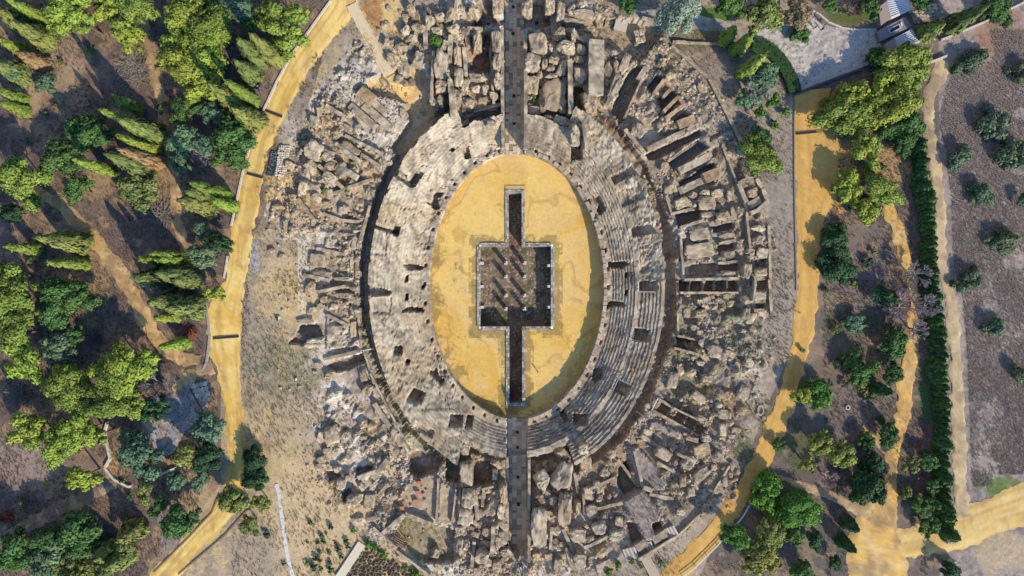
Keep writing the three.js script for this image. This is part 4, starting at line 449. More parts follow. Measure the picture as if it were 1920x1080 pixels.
// ---------- loose rubble: small stones one can still count, and a crumbled spread of fragments ----------
const nearRamp = (px, py) => { const u = Math.min(1, Math.max(0, ((px - 659) * 70 + (py - 8) * 132) / (70 * 70 + 132 * 132))); return Math.hypot(px - 659 - 70 * u, py - 8 - 132 * u) < 20; };
{ const r = rng(88); const zones = [[3, 80, 20, 600, 620, 70, 'in the heap left of the north passage'], [3, 870, 130, 1220, 640, 45, 'in the heap right of the north passage'], [15, 980, 330, 1519, 1060, 60, 'in the heap right of the south passage'], [15, 560, 500, 860, 1060, 45, 'in the heap left of the south passage'], [11, 580, 160, 1080, 900, 40, 'on the slope between ring trench and right road'], [16, 880, 480, 1030, 720, 20, 'in the loose row beside the lower right road'], [14, 560, 300, 960, 700, 20, 'on the lower left bank of the ruin']];
  const g = PEB;
  for (const [t, x0, y0, x1, y1, n, where] of zones) for (let i = 0; i < n; i++) { const [px, py] = tp(t, lerp(x0, x1, r()), lerp(y0, y1, r())); const q = onG(px, py); if (corr(q[0], q[2]) || tOf(q[0], q[2]) < cavMax(q[0], q[2]) + 2.5 || nearRamp(px, py)) continue; const s = 0.45 + r() * r() * 1.1, m = mesh('rubble_stone', g[fl(r() * 6)], rockM[fl(r() * 5)]); m.position.set(q[0], q[1] - .2, q[2]); m.scale.set(s * (.7 + r() * .7), s * 1.1 + .2, s * (.7 + r() * .7)); m.rotation.y = r() * 6; tag(m, 'small rubble stone ' + where, 'rubble', 'loose rubble ' + where); }
  // a line of dressed stones along the foot of the outer wall, lower right
  for (let i = 0; i < 26; i++) { const u = i / 25, [px, py] = tp(16, lerp(700, 1010, u) + (r() - .5) * 22, lerp(895, 510, Math.pow(u, 1.1)) + (r() - .5) * 22); const q = onG(px, py), m = mesh('dressed_stone', PEBS[fl(r() * 6)], rockM[fl(r() * 5)]); m.position.set(q[0], q[1] - .1, q[2]); m.scale.set(.4 + r() * .35, .7, .35 + r() * .3); m.rotation.y = r() * 6; tag(m, 'small dressed stone lined up beside the lower right road', 'stone', 'dressed stones lined up by the road'); }
  const fg = new THREE.IcosahedronGeometry(1, 1); const N = 13000, im = new THREE.InstancedMesh(fg, cmat(C(190, 176, 154), { flatShading: true }), N); const mt = new THREE.Matrix4(), qt = new THREE.Quaternion(), eu = new THREE.Euler(), v = new THREE.Vector3(), sc = new THREE.Vector3(), cc = new THREE.Color(); let k = 0;
  while (k < N) { const th = r() * PI * 2, t = 14.5 + r() * 30, [x, z] = ringP(t, th); if (Math.abs(z) > 84 || corr(x, z) || t < cavMax(x, z) + .5) continue; const den = fbm(x * 0.12 + 4, z * 0.12, 3); if (r() > (ss(0.4, 0.66, den) + 0.03) * (roughAt(x, z, t) > .7 ? 1 : .15)) continue; if (nearRamp(...pxG(x, z))) continue; if (PITS.some(p => p.col && x > p.x0 && x < p.x1 && z > p.z0 && z < p.z1 && inPoly(p.poly, x, z)) && r() > .08) continue; const s = 0.1 + Math.pow(r(), 5) * 0.45; eu.set(r() * 6, r() * 6, r() * 6); qt.setFromEuler(eu); mt.compose(v.set(x, gY(x, z, t) + s * .25, z), qt, sc.set(s * (.7 + r() * .6), s * (.5 + r() * .5), s * (.7 + r() * .6))); im.setMatrixAt(k, mt); const b = .55 + r() * .6; im.setColorAt(k, cc.setRGB(b, b * (.94 + r() * .06), b * (.86 + r() * .12))); k++; }
  im.name = 'crumbled_stone'; im.userData = { kind: 'stuff', label: 'crumbled stone fragments strewn between the ruin walls', category: 'rubble' }; im.castShadow = im.receiveShadow = true; scene.add(im);
}

// ---------- paved passages ----------
function paving(name, label, cx, hw, z0, z1, cols, tones, seed) {
  const o = group(name, cx, 0, (z0 + z1) / 2); tag(o, label, 'pavement'); const r = rng(seed); const gb = new THREE.BoxGeometry(1, 1, 1), ms = tones.map(c => cmat(c, { roughness: .85 })); const bed = mesh('paving_bed', new THREE.BoxGeometry(hw * 2, .1, z1 - z0), cmat(C(156, 136, 110)), o); bed.position.y = .0;
  const zm = (z0 + z1) / 2; for (let c = 0; c < cols; c++) { const w = hw * 2 / cols; let z = z0 + r() * .5; while (z < z1 - .3) { const l = Math.min(z1 - z, .8 + r() * 1.3); const m = mesh('paving_slab', gb, ms[Math.min(ms.length - 1, fl(Math.pow(r(), 1.3) * ms.length))], o); const h = .1 + r() * .09; m.scale.set(w - .05, h, l - .05); m.position.set(-hw + w * (c + .5), .05 + h / 2, z + l / 2 - zm); m.rotation.z = (r() - .5) * .05; m.rotation.x = (r() - .5) * .04; m.rotation.y = (r() - .5) * .03; z += l; if (r() < .08) z += .5; } }
  return o;
}
const zN = toW(0, 288, 0)[1], zS = toW(0, 783, 0)[1];
paving('north_passage_paving', 'patchwork grey slab paving of the passage above the arena', NCX + .05, 2.6, -80, zN + .3, 5, [C(218, 198, 168), C(202, 184, 156), C(228, 208, 174), C(184, 168, 146), C(232, 210, 172), C(150, 138, 122)], 3);
paving('south_passage_paving', 'even grey slab paving of the passage below the arena', SCX, 2.55, zS - .2, 71, 4, [C(226, 206, 174), C(210, 190, 160), C(232, 212, 180), C(196, 178, 152), C(172, 154, 132)], 4);
{ const dk = cmat(C(50, 48, 46)); const lid = new THREE.BoxGeometry(.75, .06, .75); const spots = [[962, 13], [962, 63], [963.5, 180], [964, 232], [916, 46], [1006, 43], [970, 810], [970.5, 839], [971, 895], [972, 946]]; for (const [px, py] of spots) { const [x, z] = toW(px, py, .2); const g = group('drain_cover', x, gY(x, z) + .22, z); mesh('plate', lid, dk, g); const f = mesh('rim', new THREE.BoxGeometry(.95, .03, .95), cmat(C(110, 104, 100)), g); f.position.y = -.035; reg(g, 'dark square drain cover', 'drain cover', px, py, 'square drain covers'); } }
// ---------- small built things ----------
const boxU = new THREE.BoxGeometry(1, 1, 1);
function bar(parent, name, a, b, w, h, m) { // straight bar between two points (top centre line), w wide, h high
  const L = Math.hypot(b[0] - a[0], b[1] - a[1], b[2] - a[2]); const o = mesh(name, boxU, m, parent); o.scale.set(w, h, L); o.position.set((a[0] + b[0]) / 2, (a[1] + b[1]) / 2 - h / 2, (a[2] + b[2]) / 2); o.lookAt(o.position.x + b[0] - a[0], o.position.y + b[1] - a[1], o.position.z + b[2] - a[2]); return o;
}
const G3 = (t, x, y, lift = 0) => { const q = onG(...tp(t, x, y), lift); return [q[0], q[1] + lift, q[2]]; };
function prismGeo(pts, y0, y1) { const s = new THREE.Shape(pts.map(p => new THREE.Vector2(p[0], -p[1]))); const g = new THREE.ExtrudeGeometry(s, { depth: y1 - y0, bevelEnabled: true, bevelSize: .04, bevelThickness: .04, bevelSegments: 1 }); g.rotateX(-PI / 2); g.translate(0, y0, 0); return g; }
function prism(parent, name, tile, pts, y0, y1, m) { const w = pts.map(([x, y]) => toW(...tp(tile, x, y), y1)); return mesh(name, prismGeo(w, y0, y1), m, parent); }
const MM = { steel: cmat(C(92, 90, 92), { metalness: .4, roughness: .5 }), white: cmat(C(222, 218, 208)), pale: cmat(C(216, 204, 184)), conc: cmat(C(218, 196, 156)), blue: cmat(C(150, 168, 188)), dark: cmat(C(44, 42, 42)), wood: cmat(C(140, 112, 88)), terra: cmat(C(196, 104, 70)), greyRoof: cmat(C(138, 132, 134)), tanRoof: cmat(C(168, 150, 136)), glass: new THREE.MeshPhysicalMaterial({ color: 0x10161a, roughness: .08, metalness: 0 }) };
// drain grates across the roads
for (const [i, [t, x1, y1, x2, y2]] of [[2, 272, 585, 368, 622], [2, 178, 922, 264, 945], [6, 1135, 806, 1272, 796], [5, 205, 712, 342, 698]].entries()) { const a = G3(t, x1, y1), b = G3(t, x2, y2); const g = group('drain_grate', (a[0] + b[0]) / 2, (a[1] + b[1]) / 2 + .16, (a[2] + b[2]) / 2, -Math.atan2(b[2] - a[2], b[0] - a[0])); const L = Math.hypot(b[0] - a[0], b[2] - a[2]); for (const s of [-1, 1]) { const m = mesh('frame', new THREE.BoxGeometry(L, .12, .12), MM.wood, g); m.position.z = s * .36; } const ch = mesh('channel', new THREE.BoxGeometry(L, .04, .6), MM.dark, g); ch.position.y = -.04; for (let k = 0; k < L / .3; k++) { const m = mesh('grate_bar', new THREE.BoxGeometry(.08, .05, .6), MM.steel, g); m.position.set(-L / 2 + .15 + k * .3, .02, 0); } tag(g, ['topmost narrow drain grate across the left sandy road', 'middle drain grate across the left road, near the stacked stones', 'lowest drain grate across the wide part of the left road', 'narrow drain grate across the right road below the plaza'][i], 'drain grate', 'drain grates across the roads'); }
// kerbs
function kerb(name, label, cat, tile, pts, w, h, m, grp, er = 0) { const o = group(name); const P = pts.map(p => G3(tile, p[0], p[1])); for (let i = 0; i < P.length - 1; i++) { const n = Math.max(1, Math.round(Math.hypot(P[i + 1][0] - P[i][0], P[i + 1][2] - P[i][2]) / 2.2)); for (let k = 0; k < n; k++) { const f = u => { const x = lerp(P[i][0], P[i + 1][0], u), z = lerp(P[i][2], P[i + 1][2], u); return [x, surfY(x, z) + h, z]; }; bar(o, 'kerb_stone', f(k / n), f((k + .97) / n), w * (1 + (rr() - .5) * .12), h + .5, m); } } tag(o, label, cat, grp); return o; }
kerb('road_kerb', 'long pale kerb along the wooded side of the left road', 'kerb', 0, [[620, 2], [583, 54], [548, 102], [520, 152], [495, 206], [474, 257], [457, 317], [444, 378], [434, 424]], .5, .35, MM.pale);
kerb('road_kerb', 'short pale kerb beside the red-flowered bush', 'kerb', 0, [[427, 480], [420, 522]], .4, .3, MM.pale);
kerb('stone_kerb', 'mossy stone kerb from the trail end to the left road', 'kerb', 0, [[386, 565], [394, 628], [388, 680], [380, 695]], .6, .35, cmat(C(170, 160, 140)));
kerb('garden_wall', 'curving low garden wall of grey stone among trees', 'wall', 13, [[578, 255], [562, 310], [575, 380], [592, 450], [565, 500], [612, 562], [690, 602], [706, 598]], .55, .7, MM.pale);
kerb('garden_wall', 'straight low garden wall below the blue-green tree', 'wall', 13, [[828, 552], [900, 518], [972, 490]], .5, .7, MM.pale);
kerb('timber_edging', 'dark timber edging along the lower left road', 'edging', 13, [[1330, 715], [1200, 860], [1060, 980], [950, 1070]], .35, .25, MM.wood);
kerb('timber_edging', 'dark timber edging on the upper side of the lower left road', 'edging', 13, [[1170, 640], [1130, 740], [1010, 870], [820, 1060]], .35, .25, MM.wood);
kerb('concrete_gutter', 'white concrete gutter strip curving down the dry bank', 'gutter', 14, [[335, 590], [350, 640], [360, 720], [372, 830], [392, 960], [425, 1085]], .9, .12, MM.white);
kerb('plaza_kerb', 'pale kerb round the lawn above the cobbled plaza', 'kerb', 19, [[70, 75], [160, 120], [240, 190], [360, 240], [500, 260], [640, 255]], .4, .3, MM.pale);
kerb('plaza_wall', 'dark low wall along the lower edge of the cobbled plaza', 'wall', 0, [[1488, 178], [1560, 150], [1630, 124]], .6, .5, MM.steel);
kerb('boundary_wall', 'long pale boundary wall behind the grey building', 'wall', 19, [[1195, 350], [1440, 250], [1570, 195], [1820, 70], [1925, 20]], .4, .9, MM.pale);
kerb('boundary_wall', 'short pale boundary wall below the terrace', 'wall', 19, [[1070, 555], [1250, 485]], .5, .9, MM.pale);
kerb('boundary_wall', 'long thin stone kerb along the left edge of the right road', 'wall', 0, [[1489, 178], [1489, 320], [1491, 440], [1493, 545]], .3, .3, cmat(C(150, 140, 124)));
// ramp walkways
function walkway(name, label, tile, a, b, w, m, rails) { const A = G3(tile, ...a), B = G3(tile, ...b); const g = group(name); A[1] += .35; B[1] += .35; bar(g, 'deck', A, B, w, .5, m); const dx = B[0] - A[0], dz = B[2] - A[2], L = Math.hypot(dx, dz), nx = -dz / L * w / 2, nz = dx / L * w / 2; for (const s of rails) { bar(g, 'side_rail', [A[0] + nx * s, A[1] + .18, A[2] + nz * s], [B[0] + nx * s, B[1] + .18, B[2] + nz * s], .16, .6, MM.pale); } tag(g, label, 'walkway'); return g; }
walkway('ramp_walkway', 'beige concrete ramp from the left road down to the ruins', 2, [738, 25], [935, 395], 2.6, MM.conc, [-1.02, 1.02]);
walkway('ramp_walkway', 'pale concrete path with grey edge beside the lavender bed', 18, [765, 375], [490, 790], 2.1, cmat(C(226, 212, 184)), [1.02]);
walkway('ramp_walkway', 'beige concrete ramp joining the lower right road', 22, [568, 405], [720, 690], 2.2, cmat(C(196, 176, 150)), [-1.02, 1.02]);
{ const o = group('metal_footbridge'); const a = G3(15, 934, 1000), b = G3(15, 934, 1100); a[1] = b[1] = Math.max(a[1], b[1]) + .35; bar(o, 'deck', a, b, 1.0, .12, MM.steel); for (const s of [-.55, .55]) bar(o, 'side_rail', [a[0] + s, a[1] + .5, a[2]], [b[0] + s, b[1] + .5, b[2]], .1, .6, MM.blue); tag(o, 'narrow metal footbridge at the bottom end of the south passage', 'footbridge'); }
// pile of stacked stones
{ const r = rng(61); const wm = [C(226, 216, 196), C(204, 186, 156), C(216, 200, 174)].map(c => cmat(c)), bm = [C(84, 94, 100), C(60, 68, 76), C(112, 120, 122)].map(c => cmat(c)); 
  for (let j = 0; j < 14; j++) for (let i = 0; i < 6; i++) { const y = 200 + j * 56, xl = 470 - j * 7, x = xl + i * 48 + r() * 12; if (x > 740 - (y > 650 ? (y - 650) * .5 : 0) || (x > 560 && y > 500 && y < 720)) continue; const q = G3(20, x, y); const m = mesh('white_stone', PEBS[fl(r() * 6)], wm[fl(r() * 3)]); m.position.set(q[0], q[1] - .05, q[2]); m.scale.set(.2 + r() * .09, .45 + r() * .4, .22 + r() * .08); m.rotation.y = r() * .5; tag(m, 'white squared stone stacked in the pile beside the left road', 'stone', 'white stones of the stacked pile'); }
  for (let j = 0; j < 15; j++) for (let i = 0; i < 5; i++) { const y = 340 + j * 42, xl = 280 - j * 9, x = xl + i * 42 + r() * 10; const q = G3(20, x, y); const m = mesh('dark_stone', PEB[fl(r() * 6)], bm[fl(r() * 3)]); m.position.set(q[0], q[1] - .05, q[2]); m.scale.set(.2 + r() * .08, .4 + r() * .3, .2 + r() * .08); m.rotation.y = r() * 6; tag(m, 'dark grey stone stacked in the pile beside the left road', 'stone', 'dark stones of the stacked pile'); } }
// slab steps beside the left road
{ const o = group('slab_steps'); const r = rng(8); for (let i = 0; i < 4; i++) for (let j = 0; j < 3; j++) { const q = G3(13, 1035 + i * 20 + j * 7, 55 + j * 26 + (3 - i) * 4); const m = mesh('step_slab', boxU, [MM.pale, cmat(C(190, 182, 164)), cmat(C(172, 166, 152))][fl(r() * 3)], o); m.scale.set(.92, .3, 1.2); m.position.set(q[0], q[1] + .1 - i * .03, q[2]); m.rotation.y = -.25; } tag(o, 'pale slab steps between the left road and the gravel terrace', 'steps'); const w = kerb('handrail_wall', 'thin dark handrail kerb beside the slab steps', 'kerb', 13, [[1015, 80], [1055, 150], [1090, 210]], .2, .6, MM.steel); }
// flights of steps in the lower right ruin, and the pergola in the lower left
function flight(tile, cx, cy, len, wid, rot, n, phrase) { const s = TILE[tile][2], f = S * .96 / s, q = G3(tile, cx, cy), o = group('stair_flight', q[0], q[1], q[2], -rot * PI / 180); for (let i = 0; i < n; i++) { const m = mesh('step', new THREE.BoxGeometry(len * f / n * .96, .2 + i * .17, wid * f), [MM.pale, cmat(C(176, 162, 144))][i % 2], o); m.position.set(-len * f / 2 + len * f / n * (i + .5), (.2 + i * .17) / 2, 0); } reg(o, phrase, 'stairs', ...tp(tile, cx, cy), 'stair flights in the lower right ruin'); }
flight(22, 880, 105, 130, 130, -30, 7, 'ruined stone stair flight'); flight(22, 625, 280, 80, 120, -25, 5, 'ruined stone stair flight'); flight(22, 395, 360, 150, 140, -22, 7, 'ruined stone stair flight');
{ const o = group('timber_pergola'); for (let i = 0; i < 6; i++) { const u = i / 5; const a = G3(18, lerp(1118, 1180, u), lerp(352, 250, u)), b = G3(18, lerp(1250, 1292, u), lerp(425, 315, u)); a[1] = b[1] = 7.2; bar(o, 'slat', a, b, .28, .25, MM.wood); } const yb = 6.95; for (const [x1, y1, x2, y2] of [[1135, 362, 1195, 258], [1240, 418, 1282, 310]]) { const a = G3(18, x1, y1), b = G3(18, x2, y2); a[1] = b[1] = yb; bar(o, 'beam', a, b, .2, .25, MM.wood); for (const p of [a, b]) { const g0 = surfY(p[0], p[2]); const c = mesh('post', new THREE.BoxGeometry(.18, yb - g0, .18), MM.wood, o); c.position.set(p[0], (yb + g0) / 2 - .2, p[2]); } } tag(o, 'timber pergola of six slats in the lower left ruins', 'pergola'); }
for (const [x, y] of [[290, 490], [280, 550], [268, 605], [182, 650]]) { const q = G3(15, x, y, .5), o = group('terracotta_cube', q[0], q[1] - .6, q[2], .1); const b = mesh('body', new THREE.BoxGeometry(1, .9, .85), MM.terra, o); b.position.y = .45; const l = mesh('lid', new THREE.BoxGeometry(1.06, .08, .91), cmat(C(210, 124, 90)), o); l.position.y = .94; reg(o, 'terracotta-red box on the earthen terrace', 'box', ...tp(15, x, y), 'terracotta boxes on the terrace'); }
// railings
function railing(name, label, tile, pts, m, hgt = 1) { const o = group(name); const P = pts.map(p => G3(tile, p[0], p[1])); for (let i = 0; i < P.length - 1; i++) { for (const k of [1, .55]) bar(o, 'rail', [P[i][0], P[i][1] + hgt * k, P[i][2]], [P[i + 1][0], P[i + 1][1] + hgt * k, P[i + 1][2]], k === 1 ? .22 : .1, .1, m); } for (const p of P) { const c = mesh('post', new THREE.BoxGeometry(.12, hgt, .12), m, o); c.position.set(p[0], p[1] + hgt / 2 - .05, p[2]); } tag(o, label, 'railing'); return o; }
railing('road_railing', 'white curved railing along the lower right road', 16, [[1098, 680], [1080, 715], [1050, 765], [1015, 805], [965, 858], [920, 910], [865, 965], [805, 1025], [735, 1078]], MM.white);
railing('pit_railing', 'thin blue-grey railing round the lower seating opening', 11, [[205, 695], [235, 632], [300, 662]], MM.blue, .9);
railing('pit_railing', 'thin grey railing round the middle seating opening', 11, [[318, 408], [328, 345], [405, 358]], MM.blue, .9);
railing('pit_railing', 'thin white railing round the opening beside the trench', 11, [[348, 82], [348, 142], [440, 142]], MM.white, .9);
railing('trench_railing', 'short white railing across the right ring trench', 11, [[335, 810], [385, 842]], MM.white, .9);
railing('trench_railing', 'short white railing across the left ring trench', 7, [[800, 872], [858, 862]], MM.white, .9);
railing('room_railing', 'white railing at the head of the south-east room row', 11, [[425, 800], [455, 742]], MM.white, .9);
railing('room_railing', 'thin white railing across the five-celled room row', 11, [[632, 80], [632, 140]], MM.white, .5);
// altar-like block and small kiosks at the top
{ const q = G3(4, 505, 205), o = group('altar_block', q[0], q[1], q[2], .2); const b = mesh('base', new THREE.BoxGeometry(3.2, .7, 3.9), cmat(C(150, 140, 122)), o); b.position.y = .3; for (let i = 0; i < 4; i++) { const m = mesh('top_stone', SLABS[i], rockM[2], o); m.position.set(i % 2 ? .6 : -.7, .6, i < 2 ? -.9 : .9); m.scale.set(.75, 1.4, .9); } tag(o, 'square altar-like stone base alone on the pale court', 'stone base');
  const q2 = G3(4, 405, 145), k = group('roofed_shelter', q2[0], q2[1], q2[2], -.25); const w = mesh('wall', new THREE.BoxGeometry(2.9, 2, 3.2), cmat(C(170, 152, 130)), k); w.position.y = 1; const rf = mesh('roof', new THREE.BoxGeometry(3.3, .25, 3.6), cmat(C(206, 190, 164)), k); rf.position.y = 2.12; const cp = mesh('hatch', new THREE.BoxGeometry(.8, .2, .9), MM.pale, rf); cp.position.set(.5, .22, -.7); tag(k, 'small flat-roofed shelter at the top court', 'shelter'); }
// grey building with pergolas, crazy paving
{ const o = group('visitor_building'); const gy = 6.6, R = (n, p, y0, y1, m) => prism(o, n, 19, p, y0, y1, m);
  R('roof', [[672, 62], [748, 8], [775, 158], [692, 218]], gy - .5, gy + 3.6, MM.tanRoof); R('roof', [[662, 270], [898, 145], [958, 222], [686, 355]], gy - .5, gy + 3.2, MM.greyRoof); R('roof', [[728, 375], [815, 330], [832, 440], [748, 456]], gy - .5, gy + 3.3, MM.tanRoof);
  R('skylight_frame', [[758, 252], [852, 203], [866, 240], [772, 286]], gy + 3.2, gy + 3.5, cmat(C(190, 190, 194))); R('skylight_glass', [[770, 255], [846, 215], [856, 236], [780, 277]], gy + 3.35, gy + 3.56, MM.glass); R('roof_vent', [[862, 195], [874, 190], [880, 215], [868, 220]], gy + 3.2, gy + 3.6, MM.white); R('terrace', [[1045, 345], [1160, 285], [1190, 350], [1245, 490], [1065, 555], [990, 425]], gy - .5, gy + .9, MM.tanRoof); R('terrace', [[1195, 195], [1285, 255], [1505, 165], [1515, 190], [1200, 345], [1150, 275]], gy - .5, gy + .7, cmat(C(178, 158, 136)));
  tag(o, 'grey flat-roofed building with a dark skylight by the plaza', 'building');
  for (const [nm, c, n] of [['white slatted pergola above the skylight roof', [[748, 0], [930, -10], [965, 75], [780, 158]], 8], ['white slatted pergola below the skylight roof', [[815, 322], [955, 248], [1045, 345], [842, 432]], 8]]) { const p = group('slat_pergola'); const y = gy + 3.4, W = ([x, yy]) => { const w = toW(...tp(19, x, yy), y); return [w[0], y, w[1]]; }; const [a, b, cc, d] = c.map(W); for (let i = 0; i < n; i++) { const u = (i + .5) / n, f = (s, e) => [lerp(s[0], e[0], u), y, lerp(s[2], e[2], u)]; bar(p, 'slat', f(a, d), f(b, cc), .3, .18, cmat(C(222, 230, 236))); } for (const [s, e] of [[a, d], [b, cc], [d, cc]]) { bar(p, 'beam', [s[0], y - .19, s[2]], [e[0], y - .19, e[2]], .3, .3, MM.white); } for (const s of [a, b, cc, d]) { const c2 = mesh('post', new THREE.BoxGeometry(.2, 3.4, .2), MM.white, p); c2.position.set(s[0], gy + 1.45, s[2]); } tag(p, nm, 'pergola'); }
  const cz = group('crazy_paving'); struct(cz); const r = rng(17); const poly = [[925, 105], [1040, 55], [1180, 15], [1225, 90], [1230, 125], [1080, 165], [985, 215]]; const ms = [C(190, 172, 140), C(164, 152, 136), C(200, 184, 152), C(150, 142, 134)].map(c => cmat(c)); for (let i = 0; i < 12; i++) for (let j = 0; j < 7; j++) { const x = 925 + i * 27 + (j % 2) * 13 + r() * 8, y = 10 + j * 30 + r() * 8; if (!inPoly(poly, x, y)) continue; const q = G3(19, x, y), pts = []; const k = 5 + fl(r() * 3); for (let a = 0; a < k; a++) { const an = (a + r() * .5) / k * PI * 2, rad = .36 + r() * .14; pts.push([q[0] + Math.cos(an) * rad, q[2] + Math.sin(an) * rad]); } mesh('paving_stone', prismGeo(pts, q[1], q[1] + .18), ms[fl(r() * 4)], cz); } }
// bits along the right-hand paths
{ const q = G3(17, 480, 181), o = group('manhole_ring', q[0], q[1], q[2]); const m = mesh('ring', new THREE.TorusGeometry(.5, .14, 8, 24).rotateX(PI / 2), MM.pale, o); m.position.y = .2; const d = mesh('lid', new THREE.CylinderGeometry(.45, .45, .12, 20), MM.dark, o); d.position.y = .16; tag(o, 'round manhole with a pale concrete ring in the dry ground', 'manhole');
  const q2 = G3(12, 234, 870), b = group('litter_bin', q2[0], q2[1] + .1, q2[2], .1); const bb = mesh('body', new THREE.CylinderGeometry(.55, .42, 1.1, 16), cmat(C(60, 92, 52)), b); bb.position.y = .55; const lid = mesh('lid', new THREE.CylinderGeometry(.6, .6, .1, 16), cmat(C(84, 110, 70)), b); lid.position.y = 1.14; const ap = mesh('opening', new THREE.CylinderGeometry(.22, .22, .04, 12), MM.dark, b); ap.position.y = 1.2; tag(b, 'small green litter bin standing on the right road', 'bin');
  for (const [x, y, w, d, l] of [[1010, 878, 44, 36, 'stone gate pier at the end of the conifer hedge'], [1008, 1003, 50, 40, 'stone gate pier below the wide sandy track']]) { const p = G3(17, x, y), g = group('gate_pier', p[0], p[1], p[2]); const bd = mesh('pier', wallGeo(w * S / 2.842, 1.8, d * S / 2.842, x, .05), M.stone, g); for (let k = 0; k < 6; k++) { const st = mesh('cap_stone', SLABS[k], rockM[2], g); st.position.set((k % 3 - 1) * .7, 1.65, (k < 3 ? -.45 : .45)); st.scale.set(.36, .35, .42); } tag(g, l, 'gate pier'); }
  const p = G3(5, 448, 853), be = group('park_bench', p[0], p[1] + .1, p[2], .35); for (let k = 0; k < 3; k++) { const s = mesh('seat_slat', new THREE.BoxGeometry(1.9, .06, .16), MM.wood, be); s.position.set(0, .45, (k - 1) * .19); } for (const k of [-1, 1]) { const lg = mesh('leg', new THREE.BoxGeometry(.1, .45, .5), MM.pale, be); lg.position.set(k * .75, .2, 0); } const bk = mesh('backrest', new THREE.BoxGeometry(1.9, .4, .06), MM.white, be); bk.position.set(0, .75, .3); tag(be, 'small bench under the pines beside the right road', 'bench');
  const l = G3(11, 1035, 806), lg = group('hollow_ring', l[0], l[1], l[2]); const tr = mesh('rim', new THREE.TorusGeometry(.95, .3, 8, 20).rotateX(PI / 2).scale(.75, 1, 1.25), M.stone.clone(), lg); tr.material.vertexColors = false; tr.material.color.setRGB(...C(180, 164, 140)); tr.position.y = .15; tag(lg, 'oval hollow stone rim lying near the right road', 'stone rim'); }
// people
function bodyGeo(shirt, trousers) {
  const res = 60, mc = new MarchingCubes(res, new THREE.MeshStandardMaterial(), false, false, 60000); mc.isolation = 0;
  const bones = [[0, .9, 0, 0, 1.38, 0, .15, .17], [0, 1.38, 0, 0, 1.56, 0.01, .07, .06], [0, 1.64, .015, 0, 1.7, .01, .095, .1], [-.18, 1.4, 0, -.25, 1.12, .02, .06, .05], [-.25, 1.12, .02, -.26, .86, .1, .048, .04], [.18, 1.4, 0, .25, 1.12, -.02, .06, .05], [.25, 1.12, -.02, .27, .86, .05, .048, .04], [-.16, 1.4, 0, .16, 1.4, 0, .08, .08], [-.09, .9, 0, -.1, .48, .06, .1, .07], [-.1, .48, .06, -.1, .07, -.02, .065, .045], [.09, .9, 0, .1, .48, -.02, .1, .07], [.1, .48, -.02, .1, .07, -.14, .065, .045], [-.1, .04, -.02, -.11, .035, .14, .045, .04], [.1, .04, -.14, .11, .035, .02, .045, .04], [-.26, .84, .1, -.26, .76, .13, .035, .022], [.27, .84, .05, .27, .76, .08, .035, .022]];
  for (let k = 0; k < res; k++) for (let j = 0; j < res; j++) for (let i = 0; i < res; i++) { const x = (i / res * 2 - 1), y = (j / res * 2 - 1) + .95, z = (k / res * 2 - 1); let e = 0; for (const b of bones) { const dx = b[3] - b[0], dy = b[4] - b[1], dz = b[5] - b[2], l2 = dx * dx + dy * dy + dz * dz; let u = ((x - b[0]) * dx + (y - b[1]) * dy + (z - b[2]) * dz) / l2; u = Math.max(0, Math.min(1, u)); const d = Math.hypot(x - b[0] - dx * u, y - b[1] - dy * u, z - b[2] - dz * u) - lerp(b[6], b[7], u); e += Math.exp(-d * 42); } mc.field[k * res * res + j * res + i] = Math.log(e + 1e-12) / 42; }
  mc.update(); const n = mc.count; const g = new THREE.BufferGeometry(); const pa = new Float32Array(mc.positionArray.slice(0, n * 3)); const col = new Float32Array(n * 3);
  for (let i = 0; i < n; i++) { pa[i * 3 + 1] += .95; const y = pa[i * 3 + 1], z = pa[i * 3 + 2], x = Math.abs(pa[i * 3]); let c = y > 1.7 || (y > 1.58 && z < .0) ? C(48, 38, 32) : y > 1.5 ? C(200, 150, 120) : y < .09 ? C(50, 48, 46) : (x > .2 && y < 1.1 && y > .7) ? C(200, 150, 120) : y > .92 ? shirt : trousers; col.set(c, i * 3); }
  g.setAttribute('position', new THREE.BufferAttribute(pa, 3)); g.setAttribute('normal', new THREE.BufferAttribute(new Float32Array(mc.normalArray.slice(0, n * 3)), 3)); g.setAttribute('color', new THREE.BufferAttribute(col, 3)); g.computeVertexNormals(); return g;
}
for (const [px, py, ry, s, t, l] of [[1008.3, 696.5, 2, C(40, 38, 40), C(36, 36, 42), 'person in dark clothes walking alone on the arena sand'], [1528, 25, 1, C(50, 96, 190), C(60, 64, 80), 'person in a blue top at the upper plaza edge'], [1538.5, 37, 2.4, C(52, 50, 60), C(44, 46, 60), 'person in dark clothes just below the one in blue'], [1528.5, 51.5, .4, C(60, 58, 58), C(50, 52, 58), 'person in dark grey at the left of the plaza group'], [1546, 47, 4, C(64, 66, 80), C(40, 42, 50), 'person in slate clothes at the right of the plaza group'], [1542, 54.5, 5, C(40, 40, 46), C(70, 66, 64), 'person in black top at the bottom of the plaza group']]) { const q = onG(px, py, .8); const m = mesh('person', bodyGeo(s, t), M.stone); m.position.set(q[0], q[1] + (tOf(q[0], q[2]) < 0 ? .02 : .14), q[2]); m.rotation.y = ry; tag(m, l, 'person'); }
